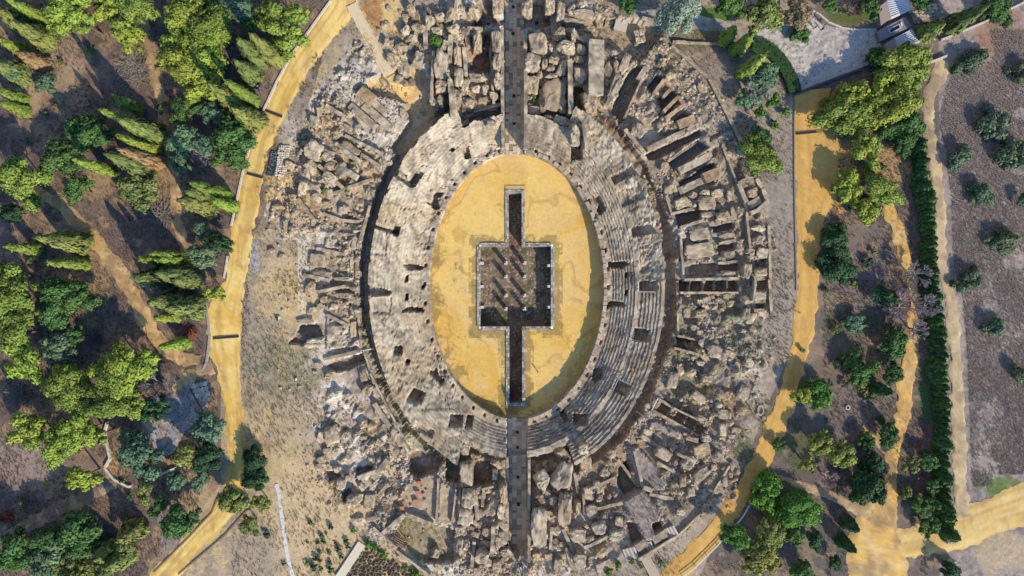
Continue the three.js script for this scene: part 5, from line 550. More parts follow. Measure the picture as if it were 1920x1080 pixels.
// ---------- trees and shrubs ----------
function leafSet() { return { P: [], N: [], K: [] }; }
const _v = new THREE.Vector3(), _n = new THREE.Vector3(), _a = new THREE.Vector3(), _b = new THREE.Vector3();
function leaf(S_, r, p, out, size, c, up = 0, asp = 1) { // one bent leaf clump of two triangles
  _n.set(out.x + (r() - .5) * 1.3, out.y + (r() - .5) * 1.3 + .25, out.z + (r() - .5) * 1.3).normalize(); _a.set(r() - .5, up ? up : r() - .5, r() - .5).cross(_n).normalize(); _b.copy(_n).cross(_a).normalize(); const s = size * (.6 + r() * .8), h = s * asp; const k = .25 * s;
  const p0 = [p.x - _b.x * h, p.y - _b.y * h, p.z - _b.z * h], p2 = [p.x + _b.x * h, p.y + _b.y * h, p.z + _b.z * h], p1 = [p.x + _a.x * s * .6 + _n.x * k, p.y + _a.y * s * .6 + _n.y * k, p.z + _a.z * s * .6 + _n.z * k], p3 = [p.x - _a.x * s * .6 + _n.x * k, p.y - _a.y * s * .6 + _n.y * k, p.z - _a.z * s * .6 + _n.z * k];
  S_.P.push(...p0, ...p1, ...p2, ...p0, ...p2, ...p3); const nx = (out.x + _n.x) / 2, ny = (out.y + _n.y) / 2 + .1, nz = (out.z + _n.z) / 2, l = Math.hypot(nx, ny, nz) || 1; for (let i = 0; i < 6; i++) { S_.N.push(nx / l, ny / l, nz / l); S_.K.push(c[0], c[1], c[2]); }
}
function core(S_, cx, cy, cz, rx, ry, rz, c, det = 1) { const g = new THREE.IcosahedronGeometry(1, det), p = g.attributes.position; for (let i = 0; i < p.count; i++) { const x = p.getX(i), y = p.getY(i), z = p.getZ(i); S_.P.push(cx + x * rx, cy + y * ry, cz + z * rz); S_.N.push(x, y, z); S_.K.push(c[0], c[1], c[2]); } }
function toGeo(S_) { const g = new THREE.BufferGeometry(); g.setAttribute('position', new THREE.Float32BufferAttribute(S_.P, 3)); g.setAttribute('normal', new THREE.Float32BufferAttribute(S_.N, 3)); g.setAttribute('color', new THREE.Float32BufferAttribute(S_.K, 3)); return g; }
// rounded crowns: lobes over a dome, R = radius, crown centre at y = 0
function roundCrown(seed, R, cols, { lobes = 16, flat = .62, n = 190, size = .5, lobeR = .36, loose = 0 }) {
  const r = rng(seed), s = leafSet(), L = []; for (let i = 0; i < lobes; i++) { let u = Math.sqrt((i + .5) / lobes) * .74; const a = i * 2.4 + r() * .7; const rad = R * lobeR * (.5 + r() * .75); if (i > 3 && r() < .12) continue; u *= .85 + r() * .45; L.push([Math.cos(a) * u * R, (Math.sqrt(Math.max(0, 1 - u * u * 1.2)) - .45) * R * flat + (r() - .5) * R * .34, Math.sin(a) * u * R, rad]); }
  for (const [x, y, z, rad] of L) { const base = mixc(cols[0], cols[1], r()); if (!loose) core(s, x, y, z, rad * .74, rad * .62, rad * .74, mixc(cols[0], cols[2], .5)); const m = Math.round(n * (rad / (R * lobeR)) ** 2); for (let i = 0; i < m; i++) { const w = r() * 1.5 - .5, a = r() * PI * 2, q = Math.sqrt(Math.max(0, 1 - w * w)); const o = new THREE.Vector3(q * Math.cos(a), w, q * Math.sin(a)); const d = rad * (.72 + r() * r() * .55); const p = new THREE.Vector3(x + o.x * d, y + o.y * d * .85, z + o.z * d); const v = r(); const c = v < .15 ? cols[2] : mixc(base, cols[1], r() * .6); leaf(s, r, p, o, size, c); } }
  return toGeo(s);
}
// conical crowns, base at y = 0
function coneCrown(seed, R, h, cols, { n = 1500, size = .4, shape = .8, spread = .2 }) {
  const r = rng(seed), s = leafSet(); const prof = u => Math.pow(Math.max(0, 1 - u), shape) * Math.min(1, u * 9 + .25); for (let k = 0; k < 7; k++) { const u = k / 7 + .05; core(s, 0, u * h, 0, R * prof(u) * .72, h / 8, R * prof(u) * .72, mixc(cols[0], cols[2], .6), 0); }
  for (let i = 0; i < n; i++) { const u = 1 - Math.sqrt(r()) * .99, a = r() * PI * 2, wob = 1 + (vn(a * 1.6 + seed * 7, u * 9) - .5) * .7; const rad = R * prof(u) * wob * (1 - r() * spread); const o = new THREE.Vector3(Math.cos(a), .25, Math.sin(a)); const v = r(); const c = v < .18 ? cols[2] : mixc(cols[0], cols[1], r()); leaf(s, r, new THREE.Vector3(o.x * rad, u * h, o.z * rad), o, size, c, 2.5, 1.5); }
  return toGeo(s);
}
const FK = .62;
const PAL = { P: [C(120, 142, 46, .68), C(164, 180, 70, .68), C(74, 94, 38, .62)], D: [C(64, 104, 44, FK), C(98, 138, 62, FK), C(40, 66, 34, FK)], B: [C(92, 128, 92, FK), C(128, 158, 116, FK), C(56, 84, 62, FK)], F: [C(112, 126, 58, FK), C(154, 158, 84, FK), C(70, 84, 42, FK)], C: [C(122, 142, 46, FK), C(166, 178, 66, FK), C(74, 92, 34, FK)], O: [C(92, 116, 84, FK), C(126, 146, 108, FK), C(60, 80, 58, FK)], S: [C(140, 150, 132, FK), C(180, 186, 164, FK), C(92, 104, 88, FK)], Y: [C(130, 138, 60, FK), C(168, 168, 84, FK), C(86, 96, 44, FK)], N: [C(156, 128, 88, FK), C(180, 156, 112, FK), C(112, 96, 66, FK)], G: [C(72, 132, 36, FK), C(118, 168, 52, FK), C(46, 84, 28, FK)], K: [C(44, 82, 42, FK), C(72, 112, 56, FK), C(30, 54, 32, FK)] };
const leafM = vmat({ roughness: .9 }), leafT = [[1, 1, 1], [.8, .84, .82], [1.12, 1.06, .9], [.92, .98, 1.02], [1.1, .98, .84], [.72, .78, .74], [1.0, 1.08, .95]].map(c => { const m = vmat({ roughness: .9 }); m.color.setRGB(...c); return m; }), barkM = cmat(C(124, 102, 84)), barkG = cmat(C(150, 140, 132));
const CACHE = new Map();
function crownGeo(type, R, v) {
  const cls = R < 1.6 ? 1.2 : R < 3 ? 2.3 : R < 5 ? 4 : 6.5, key = type + cls + '_' + v; if (CACHE.has(key)) return CACHE.get(key);
  const sd = key.split('').reduce((a, c) => a * 31 + c.charCodeAt(0), 7) >>> 0; const pine = type === 'P' || type === 'Y';
  const g = roundCrown(sd, cls, PAL[type], { lobes: cls < 2 ? 6 : cls < 3 ? 10 : cls < 5 ? 15 : 22, n: cls < 2 ? 70 : cls < 3 ? 150 : cls < 5 ? (pine ? 220 : 170) : pine ? 290 : 220, size: cls < 2 ? .2 : cls < 3 ? .28 : pine ? .32 : .3, flat: pine ? .6 : .78, lobeR: pine ? .33 : .38 }); const o = [g, cls]; CACHE.set(key, o); return o;
}
function trunkGeo(h, r0) { const parts = []; const c = new THREE.CylinderGeometry(r0 * .55, r0, h, 8, 3); c.translate(0, h / 2, 0); parts.push(c); for (let i = 0; i < 4; i++) { const a = i * 1.7 + .4, l = h * .45; const b = new THREE.CylinderGeometry(r0 * .18, r0 * .38, l, 6); b.translate(0, l / 2, 0); b.rotateZ(-.75); b.rotateY(a); b.translate(0, h * (.6 + i * .08), 0); parts.push(b); } return mergeGeometries(parts); }
const TRUNK = { t: trunkGeo(1, .045), c: new THREE.CylinderGeometry(.012, .02, 1, 8).translate(0, .5, 0) };
const KIND = { P: ['bright yellow-green pine', 'pine_tree'], Y: ['olive-tinted rounded pine', 'pine_tree'], D: ['dark green broadleaf tree', 'broadleaf_tree'], K: ['very dark green tree', 'broadleaf_tree'], B: ['blue-green tree', 'broadleaf_tree'], F: ['feathery olive-green conifer', 'conifer_tree'], O: ['grey-green olive tree', 'olive_tree'], S: ['silvery grey-leaved tree', 'broadleaf_tree'], G: ['vivid green tree', 'broadleaf_tree'], N: ['dry brownish conifer', 'conifer_tree'], C: ['slender cypress', 'cypress_tree'] };
const tr_ = rng(909);
function tree(type, tile, cx, cy, rz, hgt) {
  const [px, py] = tp(tile, cx, cy); let R = rz / TILE[tile][2] * S * .94; const hk = px > 1380 ? .52 : .9; const hh = hgt ?? hk * (type === 'O' ? 4.6 : type === 'P' || type === 'Y' ? 7 + R * .7 : 4.5 + R * .8);
  const small = R < 1.5; const H0 = small ? R * 1.5 : hh, cyv = small ? R * .7 : H0 - R * .45; const q = onG(px, py, cyv); R *= (H - q[1] - cyv) / H / .94;
  const o = group(small ? 'round_shrub' : KIND[type][1], q[0], q[1] - .1, q[2], 0); const [g, cls] = crownGeo(type, R, small ? 0 : fl(tr_() * 3));
  const c = mesh('crown', g, leafT[fl(tr_() * 7)], o); c.position.y = cyv; const k = R / cls * (small ? 1 : 1.04), el = 1 + (tr_() - .5) * .45; c.scale.set(k * el, k * (.85 + tr_() * .35), k / el); c.rotation.y = tr_() * 6.28; const t = mesh('trunk', TRUNK.t, barkM, o); t.scale.set(Math.max(1.5, cyv), cyv + R * .1, Math.max(1.5, cyv)); if (small) t.scale.set(1.5, cyv, 1.5); if (small && hgt === undefined) c.scale.multiplyScalar(.8 + tr_() * .4);
  const sz = small ? 'small ' : R > 5 ? 'broad ' : ''; reg(o, sz + (small ? KIND[type][0].replace(/ tree| pine| conifer/, '') + ' shrub' : KIND[type][0]), small ? 'shrub' : 'tree', px, py, small ? 'shrubs' : 'trees around the ruin'); return o;
}
const CONES = { C: [0, 1, 2].map(i => coneCrown(50 + i, 1, 10, PAL.C, { n: 1300, size: .34, shape: .62 })), F: [0, 1, 2].map(i => coneCrown(70 + i, 2.6, 10, PAL.F, { n: 2000, size: .44, shape: .7, spread: .4 })), N: [coneCrown(90, 2.4, 10, PAL.N, { n: 1800, size: .42, shape: .7, spread: .5 })], K: [0, 1].map(i => coneCrown(95 + i, 1.2, 6, PAL.K, { n: 900, size: .3, shape: .5 })), Q: [0, 1, 2].map(i => coneCrown(110 + i, 1.35, 5, PAL.D, { n: 760, size: .34, shape: .55, spread: .3 })) };
function cone(type, tile, tx, ty, bx, by, R, phrase) { // tip and foot as seen
  const b = tp(tile, bx, by), t = tp(tile, tx, ty); const q = onG(...b); const rb = Math.hypot(b[0] - 960, b[1] - 540), rt = Math.hypot(t[0] - 960, t[1] - 540); let h = (H - q[1]) * (1 - rb / rt); h = Math.min(type === 'K' ? 8 : 19, Math.max(type === 'K' ? 4 : 8, h)); const bh = type === 'K' ? 6 : 10;
  const o = group('cypress_tree', q[0], q[1] - .1, q[2], tr_() * 6.28); const set = CONES[type]; const c = mesh('crown', set[fl(tr_() * set.length)], leafT[fl(tr_() * 7)], o); c.position.y = .4; const br = type === 'C' ? 1 : type === 'F' ? 2.6 : type === 'N' ? 2.4 : 1.2; c.scale.set(R / br, h / bh, R / br); const k = mesh('trunk', TRUNK.c, barkM, o); k.scale.set(h, h * .8, h);
  reg(o, phrase || (type === 'K' ? 'dark clipped cypress' : type === 'C' ? 'slender light green cypress' : type === 'N' ? 'dry brownish conifer' : 'broad feathery cypress'), 'tree', (b[0] + t[0]) / 2, (b[1] + t[1]) / 2, 'cypresses'); return o;
}
const trees = (type, tile, list) => list.forEach(a => tree(type, tile, ...a));
const cones = (type, tile, R, list) => list.forEach(a => cone(type, tile, ...a, R));
// left wood
trees('P', 1, [[370, 55, 120], [580, 30, 95], [680, 185, 95], [735, 60, 110], [985, 60, 125], [1120, 150, 110], [950, 190, 100], [1090, 270, 120], [1000, 360, 125], [1085, 450, 95], [130, 940, 130], [460, 130, 60]]);
trees('P', 2, [[300, 90, 95], [385, 190, 95], [430, 90, 75], [30, 190, 70]]); trees('B', 2, [[150, 60, 75], [60, 40, 60]]); trees('G', 2, [[330, 275, 55], [250, 130, 60]]);
trees('D', 1, [[500, 715, 100], [410, 690, 60], [330, 850, 105], [425, 1012, 75], [960, 590, 70], [1250, 720, 105], [1235, 830, 90], [1080, 580, 50]]); trees('B', 1, [[250, 445, 58, 4], [1285, 70, 65], [1135, 610, 60], [975, 750, 80], [965, 865, 62], [1080, 775, 66], [60, 390, 40]]);
cones('C', 1, 1.5, [[25, 5, 250, 115], [0, 180, 150, 285], [-20, 450, 140, 540], [520, 560, 780, 690], [595, 500, 750, 590], [630, 710, 850, 812], [400, 815, 610, 915], [1210, 380, 1365, 548], [1010, 940, 1200, 1035], [0, 530, 150, 600]]);
cones('F', 1, 3.0, [[80, 60, 270, 230], [-10, 290, 125, 400], [620, 580, 850, 730], [1140, 410, 1290, 570], [1280, 190, 1400, 330], [560, 770, 800, 900], [1250, 560, 1370, 660], [0, 40, 130, 130]]); cones('F', 2, 2.6, [[140, 200, 350, 330], [120, 320, 220, 410]]); cones('N', 1, 2.4, [[110, 240, 240, 350], [640, 760, 850, 870]]);
trees('F', 1, [[735, 1020, 100, 7]]);
trees('P', 6, [[60, 470, 85], [50, 590, 120], [140, 660, 85], [80, 780, 115], [120, 920, 105], [20, 700, 80], [680, 960, 140], [560, 990, 80], [370, 1030, 110], [1155, 562, 58, 6], [790, 930, 70]]); trees('D', 6, [[330, 560, 95], [430, 590, 90], [300, 680, 85], [400, 800, 52]]); trees('B', 6, [[320, 870, 90], [1090, 370, 80], [1070, 230, 45]]); trees('K', 6, [[1170, 300, 70], [80, 140, 60, 5]]);
cones('C', 6, 1.4, [[20, 325, 215, 335], [250, 395, 465, 415], [800, 345, 975, 375], [740, 392, 870, 392], [820, 665, 950, 690], [825, 380, 985, 400], [1095, 5, 1220, 55], [1135, 60, 1252, 108], [840, 812, 1000, 830]]); cones('F', 6, 3, [[190, 290, 450, 300], [700, 480, 880, 490], [790, 590, 960, 610], [880, 600, 1060, 640], [920, 470, 1030, 500], [960, 60, 1110, 110], [830, 430, 1000, 470], [980, 30, 1120, 60]]);
trees('P', 13, [[380, 90, 125], [640, 40, 115], [590, 150, 120], [700, 170, 80], [140, 290, 95], [190, 340, 70], [340, 370, 110], [450, 300, 90], [320, 290, 60], [440, 550, 90], [520, 330, 60]]); trees('K', 13, [[830, 190, 80], [1115, 440, 92], [1370, 470, 82, 3.4], [1370, 560, 70, 3.4]]); trees('B', 13, [[740, 460, 105], [680, 335, 45], [1110, 290, 90], [940, 560, 55], [1070, 570, 50], [270, 1000, 100]]); trees('Y', 13, [[1250, 670, 80, 6], [1395, 690, 52, 5], [1340, 800, 62, 5], [770, 620, 58], [1000, 430, 72]]); trees('D', 13, [[945, 790, 85], [1030, 770, 40], [100, 930, 95], [270, 880, 90], [430, 830, 100], [430, 910, 80], [60, 1000, 60], [180, 990, 70]]);
cones('F', 13, 3.0, [[620, 900, 745, 815], [500, 1000, 610, 925], [560, 1040, 670, 965]]); trees('F', 13, [[300, 1020, 85, 6], [440, 1040, 95, 6], [560, 1070, 70, 6], [680, 900, 60, 6]]); trees('D', 13, [[115, 690, 30], [860, 690, 40], [820, 740, 34]]);
// right side
trees('S', 4, [[720, 55, 125]]); trees('F', 4, [[1160, 80, 100, 7]]); trees('D', 4, [[1000, 25, 80], [450, 30, 50, 3]]); trees('N', 4, [[1345, 80, 80, 6]]); trees('B', 4, [[1150, 420, 85], [1080, 530, 60], [1200, 380, 50]]); trees('G', 4, [[1225, 545, 34], [1290, 595, 28], [1150, 605, 32], [1230, 660, 30]]); trees('P', 4, [[1150, 830, 105]]); trees('D', 4, [[1150, 735, 60]]);
cones('C', 4, 1.7, [[1175, 258, 1050, 402], [1025, 150, 955, 222], [1105, 168, 1010, 285]]);
trees('P', 5, [[770, 340, 128], [760, 470, 122], [600, 490, 104], [450, 620, 134], [720, 570, 120], [560, 570, 92], [640, 630, 70], [570, 810, 92], [660, 1010, 108], [470, 990, 92], [480, 540, 84]]); trees('D', 5, [[640, 320, 62], [690, 690, 72], [800, 670, 80], [770, 760, 70], [590, 40, 60], [870, 15, 55], [1270, 50, 95], [380, 30, 40], [220, 185, 52, 2]]); trees('B', 5, [[790, 260, 40], [420, 60, 30]]); trees('D', 5, [[670, 890, 20]]); cones('F', 5, 2.6, [[985, 85, 865, 195], [1230, 10, 1020, 150]]);
trees('O', 5, [[1125, 335, 68], [1240, 660, 88], [1090, 825, 55], [1040, 870, 45], [1340, 820, 88], [1410, 390, 70], [1185, 1040, 66], [1190, 300, 40]]); trees('O', 12, [[1300, 295, 75], [1100, 500, 75], [1258, 750, 56], [1390, 990, 42], [1415, 70, 34]]); trees('O', 17, [[1400, 12, 44]]);
trees('P', 12, [[560, 130, 90]]); trees('K', 12, [[400, 270, 80, 3], [390, 440, 92, 3.4], [420, 360, 75, 3], [470, 420, 60, 2.6], [690, 590, 62, 3]]); trees('D', 12, [[725, 810, 72], [720, 870, 55], [550, 985, 78], [720, 1000, 55], [500, 910, 56, 3]]); trees('B', 12, [[510, 720, 50, 2.4], [640, 590, 40, 3]]);
trees('G', 17, [[308, 112, 86], [50, 590, 78], [40, 680, 62], [210, 730, 112]]); trees('Y', 17, [[330, 370, 74], [450, 430, 80], [278, 490, 42], [70, 860, 76], [40, 960, 85], [830, 490, 48]]); trees('K', 17, [[570, 580, 100], [610, 470, 62], [540, 640, 60], [640, 640, 52], [305, 890, 52], [410, 1010, 42], [1020, 1050, 55]]); trees('D', 17, [[690, 320, 60], [580, 360, 48], [910, 470, 52], [860, 700, 58], [930, 600, 46], [930, 690, 46], [910, 810, 60], [180, 860, 56], [230, 1050, 60], [110, 380, 40, 2]]); trees('Y', 17, [[795, 632, 34]]);
trees('G', 16, [[1185, 590, 78], [1020, 870, 72], [1330, 730, 105], [1170, 680, 60]]); trees('Y', 16, [[1150, 960, 100], [1205, 850, 84], [1395, 470, 42], [1120, 1020, 60]]); trees('P', 16, [[1385, 110, 58]]);
cones('K', 17, 1.7, [[540, 832, 465, 785], [522, 945, 440, 885], [742, 124, 620, 78]]);
const ordWord = n => { const a = ['', 'first', 'second', 'third', 'fourth', 'fifth', 'sixth', 'seventh', 'eighth', 'ninth', 'tenth', 'eleventh', 'twelfth', 'thirteenth', 'fourteenth', 'fifteenth', 'sixteenth', 'seventeenth', 'eighteenth', 'nineteenth'], t = ['', '', 'twent', 'thirt', 'fort', 'fift', 'sixt']; return n < 20 ? a[n] : n % 10 ? t[fl(n / 10)] + 'y-' + a[n % 10] : t[fl(n / 10)] + 'ieth'; };
// dark conifer hedge, plant by plant
{ const r = rng(303), pts = [[1722, 270], [1730, 330], [1740, 400], [1743, 470], [1748, 540], [1756, 610], [1762, 680], [1766, 740], [1768, 800], [1770, 870], [1774, 940], [1780, 1000]]; const cv = new THREE.CatmullRomCurve3(pts.map(p => new THREE.Vector3(p[0], 0, p[1]))); const n = 62; for (let i = 0; i < n; i++) { const p = cv.getPointAt(i / (n - 1)); const q = onG(p.x - 4 + (r() - .5) * 5, p.z, 1); const o = group('hedge_conifer', q[0], q[1] - .1, q[2], r() * 6); const c = mesh('crown', CONES.Q[fl(r() * 3)], leafT[fl(r() * 7)], o); const k = .7 + r() * .6; c.scale.set(k * 1.25, (3.8 + r() * 1.6) / 5, k * 1.25); const t = mesh('trunk', TRUNK.c, barkM, o); t.scale.set(6, 3, 6); tag(o, ordWord(i + 1) + ' dark conifer from the top of the long hedge row', 'hedge plant', 'conifers of the long hedge row'); } }
// low scrub between the right road and the hedge, and in the left wood
{ const r = rng(515), bad = (x, y) => (x > 1655 && x < 1725 && y > 380 && y < 960) || (x < 1545 && y < 640) || Math.hypot(x - 1589, y - 764) < 24 || (y > 930 && x > 1575); for (let i = 0; i < 46; i++) { const x = 1545 + r() * 185, y = 420 + r() * 540; if (bad(x, y)) continue; tree('DBKYO'[fl(r() * 5)], 0, x, y, 4 + r() * 7, undefined); } for (let i = 0; i < 30; i++) { const x = 20 + r() * 340, y = 20 + r() * 1030; if (Math.abs(x - (105 + (y - 378) * .7)) < 26) continue; tree('DBYF'[fl(r() * 4)], 0, x, y, 4 + r() * 6, undefined); } }
// clipped hedge round the plaza
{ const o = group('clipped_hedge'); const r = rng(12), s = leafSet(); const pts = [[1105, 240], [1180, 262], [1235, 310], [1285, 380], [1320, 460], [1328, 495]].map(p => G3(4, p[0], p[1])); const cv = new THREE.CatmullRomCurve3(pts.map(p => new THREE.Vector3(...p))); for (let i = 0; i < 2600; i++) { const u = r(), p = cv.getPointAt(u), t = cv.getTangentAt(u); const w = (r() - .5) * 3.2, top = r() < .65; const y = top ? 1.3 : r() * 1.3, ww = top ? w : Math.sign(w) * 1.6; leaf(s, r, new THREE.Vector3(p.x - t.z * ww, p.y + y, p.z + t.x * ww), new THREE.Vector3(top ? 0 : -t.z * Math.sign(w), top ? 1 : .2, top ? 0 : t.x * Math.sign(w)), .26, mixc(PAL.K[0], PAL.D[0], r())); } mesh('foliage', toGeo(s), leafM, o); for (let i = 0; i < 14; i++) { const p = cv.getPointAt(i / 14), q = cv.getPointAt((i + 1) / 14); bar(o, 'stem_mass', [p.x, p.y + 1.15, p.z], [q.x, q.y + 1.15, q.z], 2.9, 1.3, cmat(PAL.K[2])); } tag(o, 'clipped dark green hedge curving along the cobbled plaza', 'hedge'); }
// leafless trees
function bareTree(tile, cx, cy, rz, hgt, c, phrase) { const [px, py] = tp(tile, cx, cy), R = rz / TILE[tile][2] * S, q = onG(px, py, hgt * .6), o = group('leafless_tree', q[0], q[1], q[2]); const r = rng(fl(cx * 7 + cy)); const twigs = [], limbs = []; const stick = (a, b, r0, r1, arr) => { const L = a.distanceTo(b); const g = new THREE.CylinderGeometry(r1, r0, L, 5, 1, true); g.translate(0, L / 2, 0); g.applyQuaternion(new THREE.Quaternion().setFromUnitVectors(new THREE.Vector3(0, 1, 0), b.clone().sub(a).normalize())); g.translate(a.x, a.y, a.z); arr.push(g); };
  const top = new THREE.Vector3(0, hgt * .4, 0); const grow = (p, d, len, rad, lev) => { const e = p.clone().addScaledVector(d, len); stick(p, e, rad, rad * .6, lev < 2 ? limbs : twigs); if (lev > 3) return; const k = lev < 2 ? 5 : 5; for (let i = 0; i < k; i++) { const nd = d.clone().add(new THREE.Vector3((r() - .5) * 1.7, (r() - .35) * .9, (r() - .5) * 1.7)).normalize(); grow(p.clone().addScaledVector(d, len * (.55 + r() * .45)), nd, len * .66, rad * .55, lev + 1); } };
  for (let i = 0; i < 5; i++) { const a = i / 5 * PI * 2 + r(); grow(top, new THREE.Vector3(Math.cos(a) * .85, .55, Math.sin(a) * .85).normalize(), R * .48, .2, 1); }
  const t = mesh('trunk', new THREE.CylinderGeometry(.2, .32, hgt * .42, 8).translate(0, hgt * .21, 0), barkG, o); mesh('limbs', mergeGeometries(limbs), barkG, o); mesh('twigs', mergeGeometries(twigs), cmat(c), o); reg(o, phrase, 'tree', px, py, 'leafless trees'); }
bareTree(12, 770, 640, 120, 7, C(176, 150, 146), 'leafless pinkish-grey tree across the trail'); bareTree(12, 850, 470, 85, 6, C(178, 160, 156), 'leafless grey tree above the pinkish one'); bareTree(12, 905, 640, 80, 7, C(160, 150, 156), 'leafless grey tree touching the conifer hedge'); bareTree(12, 850, 760, 70, 6, C(170, 152, 152), 'leafless grey tree below the pinkish one'); bareTree(17, 380, 560, 60, 5, C(176, 146, 140), 'small leafless pinkish tree between two olive-tinted pines'); bareTree(1, 1080, 830, 70, 6, C(160, 150, 148), 'leafless grey tree at the wood edge near the left road'); bareTree(13, 850, 60, 110, 6, C(140, 128, 132), 'wide leafless grey tree above the gravel terrace'); bareTree(2, 110, 280, 45, 5, C(176, 160, 146), 'leafless pale tree among pines near the left road'); bareTree(4, 1130, 470, 80, 6, C(176, 170, 160), 'leafless grey tree mingling with blue-green foliage'); bareTree(6, 1150, 340, 60, 4, C(150, 134, 130), 'leafless tangled bush beside the left road'); bareTree(1, 1380, 480, 30, 2, C(150, 146, 150), 'small leafless grey bush at the left kerb'); bareTree(5, 500, 50, 60, 4, C(110, 84, 84), 'leafless dark reddish tree above the plaza lawn');
// spiky dry plants and brush piles
function brush(tile, cx, cy, rz, c, phrase, cat, name, lift = .35, n = 90) { const q = G3(tile, cx, cy), R = rz / TILE[tile][2] * S, r = rng(fl(cx + cy * 3)), parts = []; for (let i = 0; i < n; i++) { const a = r() * 6.28, L = R * (.5 + r() * .6); const g = new THREE.BoxGeometry(L, .05, .05 + r() * .07); g.translate(L / 2, 0, 0); g.rotateZ(r() * lift); g.rotateY(a); g.translate((r() - .5) * R * (lift < .5 ? 1 : .2), .1 + r() * .4, (r() - .5) * R * (lift < .5 ? 1 : .2)); parts.push(g); } const o = group(name, q[0], q[1], q[2]); mesh('stalks', mergeGeometries(parts), cmat(c), o); const st = mesh('stump', new THREE.CylinderGeometry(.25, .35, .5, 8), barkM, o); st.position.y = .2; reg(o, phrase, cat, ...tp(tile, cx, cy), 'dry brush in the wood'); }
brush(1, 632, 432, 70, C(128, 120, 114), 'grey heap of dry branches', 'brush', 'brush_pile'); brush(1, 730, 400, 75, C(150, 138, 122), 'grey heap of dry branches', 'brush', 'brush_pile'); brush(1, 700, 340, 60, C(156, 144, 126), 'grey heap of dry branches', 'brush', 'brush_pile'); brush(1, 855, 190, 60, C(134, 124, 112), 'grey heap of dry branches', 'brush', 'brush_pile'); brush(6, 770, 140, 60, C(130, 122, 114), 'grey heap of dry branches', 'brush', 'brush_pile'); brush(6, 860, 150, 70, C(146, 134, 120), 'grey heap of dry branches', 'brush', 'brush_pile'); brush(13, 115, 115, 80, C(120, 116, 112), 'spiky dark rosette plant', 'plant', 'spiky_plant', .9, 160); brush(6, 520, 810, 50, C(96, 92, 92), 'spiky dark rosette plant', 'plant', 'spiky_plant', .9, 120); brush(13, 510, 0, 40, C(128, 120, 114), 'grey heap of dry branches', 'brush', 'brush_pile');
for (const [t, x, y, rz, c] of [[6, 1020, 780, 40, C(150, 80, 56, .7)], [13, 40, 765, 35, C(150, 76, 50, .7)], [1, 800, 850, 55, C(160, 120, 90, .7)], [6, 1150, 290, 26, C(170, 60, 50, .7)]]) { const q = G3(t, x, y), R = rz / TILE[t][2] * S, o = group('reddish_bush', q[0], q[1], q[2]); const s = leafSet(), r = rng(x); for (let i = 0; i < 500; i++) { const a = r() * 6.28, w = r(), k = Math.sqrt(1 - w * w * .7) * R * Math.sqrt(r()); leaf(s, r, new THREE.Vector3(Math.cos(a) * k, w * R * .7 + .1, Math.sin(a) * k), new THREE.Vector3(Math.cos(a), 1, Math.sin(a)).normalize(), .22, mixc(c, [c[0] * .5, c[1] * .5, c[2] * .5], r())); } mesh('foliage', toGeo(s), leafM, o); mesh('stem', new THREE.CylinderGeometry(.05, .1, R * .7, 6).translate(0, R * .35, 0), barkM, o); reg(o, 'reddish-brown withered bush', 'bush', ...tp(t, x, y), 'withered bushes'); }
// garden shrubs on the sandy bank
trees('K', 18, [[383, 178, 32], [272, 282, 30], [300, 358, 25], [233, 368, 22], [575, 350, 34], [592, 420, 40], [480, 447, 32], [440, 376, 24], [220, 565, 40], [185, 660, 44], [380, 605, 28], [510, 540, 34], [385, 685, 42]]); trees('G', 18, [[150, 130, 28], [110, 365, 24], [90, 615, 34], [665, 220, 44], [370, 490, 26], [265, 695, 24], [330, 255, 18], [255, 490, 24], [850, 390, 55], [985, 480, 44], [1040, 520, 40], [1290, 690, 46], [1400, 750, 60], [920, 440, 40]]);
trees('K', 14, [[285, 862, 18], [375, 1016, 10]]); trees('G', 22, [[760, 480, 40], [240, 520, 60], [130, 600, 60], [420, 470, 50], [530, 520, 40]]); trees('D', 7, [[590, 20, 22], [700, 10, 20], [340, 700, 12]]); trees('G', 3, [[390, 220, 34, 2], [910, 510, 22], [440, 555, 18], [720, 515, 14]]);
// lavender bed
{ const r = rng(71), s = leafSet(); for (let i = 0; i < 150; i++) { const a = r() * 6.28, w = r() * .9, k = .5 * Math.sqrt(1 - w * w); leaf(s, r, new THREE.Vector3(Math.cos(a) * k, w * .5, Math.sin(a) * k), new THREE.Vector3(Math.cos(a), .8, Math.sin(a)).normalize(), .14, mixc(C(132, 112, 92, .7), C(160, 138, 104, .7), r())); } const lg = toGeo(s), sg = new THREE.CylinderGeometry(.03, .05, .3, 5).translate(0, .12, 0); const poly = [[790, 440], [870, 450], [1250, 640], [1500, 790], [520, 800]]; for (let j = 0; j < 9; j++) for (let i = 0; i < 24; i++) { const x = 560 + i * 42 + (r() - .5) * 26 + (j % 2) * 20, y = 455 + j * 42 + (r() - .5) * 26; if (!inPoly(poly, x, y)) continue; const q = G3(18, x, y), o = group('lavender_bush', q[0], q[1] - .03, q[2], r() * 6); const k = .6 + r() * .6; const c = mesh('foliage', lg, leafM, o); c.scale.setScalar(k); const t = mesh('stem', sg, barkM, o); tag(o, 'small dry brown bush planted in the lavender bed', 'bush', 'dry bushes of the lavender bed'); } }
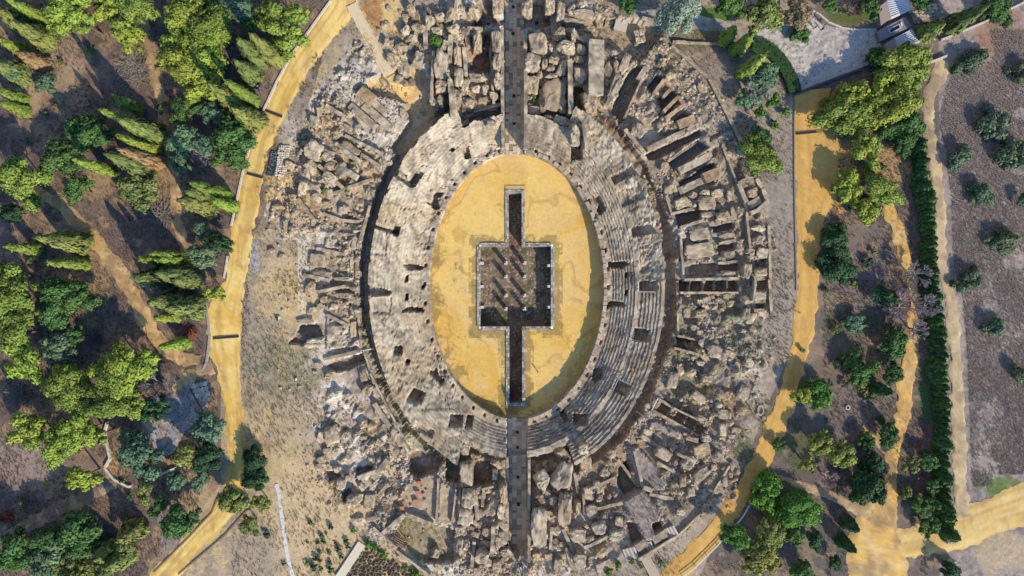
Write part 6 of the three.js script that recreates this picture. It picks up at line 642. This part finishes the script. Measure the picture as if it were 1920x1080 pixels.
// dry grass tufts and low weeds
{ const r = rng(15), P = []; for (let i = 0; i < 7; i++) { const a = i / 7 * 6.28, c = Math.cos(a), s = Math.sin(a), l = .6 + r() * .5; P.push(-s * .09, 0, c * .09, s * .09, 0, -c * .09, c * l * .75, .5 + r() * .5, s * l * .75); } const g = new THREE.BufferGeometry(); g.setAttribute('position', new THREE.Float32BufferAttribute(P, 3)); g.computeVertexNormals();
  const trailX = py => { const L = [[0, 1790], [118, 1780], [176, 1748], [239, 1742], [299, 1752], [371, 1762], [491, 1767], [561, 1784], [640, 1792], [735, 1796], [918, 1802]]; for (let i = 1; i < L.length; i++) if (py < L[i][0]) return lerp(L[i - 1][1], L[i][1], (py - L[i - 1][0]) / (L[i][0] - L[i - 1][0])); return 1806; };
  const tuft = (name, label, n, test, cols, s0, s1, d0 = .3) => { const im = new THREE.InstancedMesh(g, mat({ side: THREE.DoubleSide }), n), mt = new THREE.Matrix4(), q = new THREE.Quaternion(), Yv = new THREE.Vector3(0, 1, 0), v = new THREE.Vector3(), sc = new THREE.Vector3(), cc = new THREE.Color(); let k = 0, guard = 0; while (k < n && guard++ < n * 40) { const x = (r() - .5) * 290, z = (r() - .5) * 166; const [px, py] = pxG(x, z), t = tOf(x, z); if (!test(px, py, t, x, z)) continue; const den = fbm(x * .13 + 60, z * .13, 3); if (r() > ss(d0, d0 + .32, den)) continue; const s = s0 + r() * (s1 - s0); q.setFromAxisAngle(Yv, r() * 6.28); mt.compose(v.set(x, gY(x, z, t) - .02, z), q, sc.set(s, s * (.6 + r() * .6), s)); im.setMatrixAt(k, mt); const c = mixc(cols[0], cols[1], r()); im.setColorAt(k, cc.setRGB(...c)); k++; } im.count = k; im.name = name; im.userData = { kind: 'stuff', label, category: 'grass' }; im.castShadow = im.receiveShadow = true; scene.add(im); };
  const roadX = (px, py) => { const L = [[640, 15, 30], [600, 68, 27], [562, 120, 27], [540, 165, 25], [518, 208, 25], [491, 262, 24], [475, 322, 24], [467, 385, 24], [452, 440, 25], [446, 490, 25], [440, 530, 25], [424, 580, 34], [422, 640, 35], [428, 690, 30], [434, 730, 24], [438, 760, 22], [441, 800, 20], [444, 830, 19], [442, 870, 19], [440, 905, 20], [424, 952, 26], [398, 982, 24], [372, 1008, 26], [342, 1040, 25], [312, 1072, 26], [1520, 190, 36], [1522, 260, 38], [1526, 340, 38], [1520, 400, 32], [1514, 450, 27], [1514, 500, 26], [1514, 547, 26], [1506, 620, 25], [1498, 660, 23], [1488, 700, 22], [1474, 745, 22], [1458, 790, 24], [1432, 848, 22], [1404, 905, 22], [1356, 976, 24], [1328, 1010, 23], [1300, 1040, 24], [1640, 1000, 60], [1650, 1060, 70], [1850, 968, 50], [1780, 1000, 50], [1910, 948, 55]]; for (const [x, y, w] of L) if (Math.abs(px - x) < w && Math.abs(py - y) < w + 6) return true; return false; };
  tuft('dry_grass', 'dry straw-coloured grass tufts over the banks', 16000, (px, py, t) => t > 30 && px > 440 && px < 1500 && !roadX(px, py), [C(176, 150, 104), C(150, 136, 116)], .3, .75);
  tuft('field_stubble', 'grey-violet dry stubble over the right-hand field', 60000, (px, py, t) => px > trailX(py) + 15 && py > 60 + (px > 1850 ? 0 : 60) && !(py > 910) && !roadX(px, py), [C(200, 182, 164), C(136, 124, 116)], .25, .55, .12);
  tuft('wood_litter', 'dry twigs and weeds on the woodland floor', 50000, (px, py, t) => (px < 640 - py * .28 && t > 46 || px > 1540 && px < 1735) && !roadX(px, py) && !(py < 180 && px > 1400), [C(158, 132, 106), C(92, 84, 70)], .25, .7, .2);
  tuft('green_weeds', 'low green weeds between ruin walls and on banks', 5000, (px, py, t, x, z) => t > cavMax(x, z) + 1 && t < 50 && !corr(x, z) && fbm(x * .09 + 200, z * .09, 2) > .56 && !roadX(px, py), [C(92, 112, 50, .65), C(120, 128, 66, .65)], .3, .7);
}
finishLabels();
renderer.render(scene, camera);
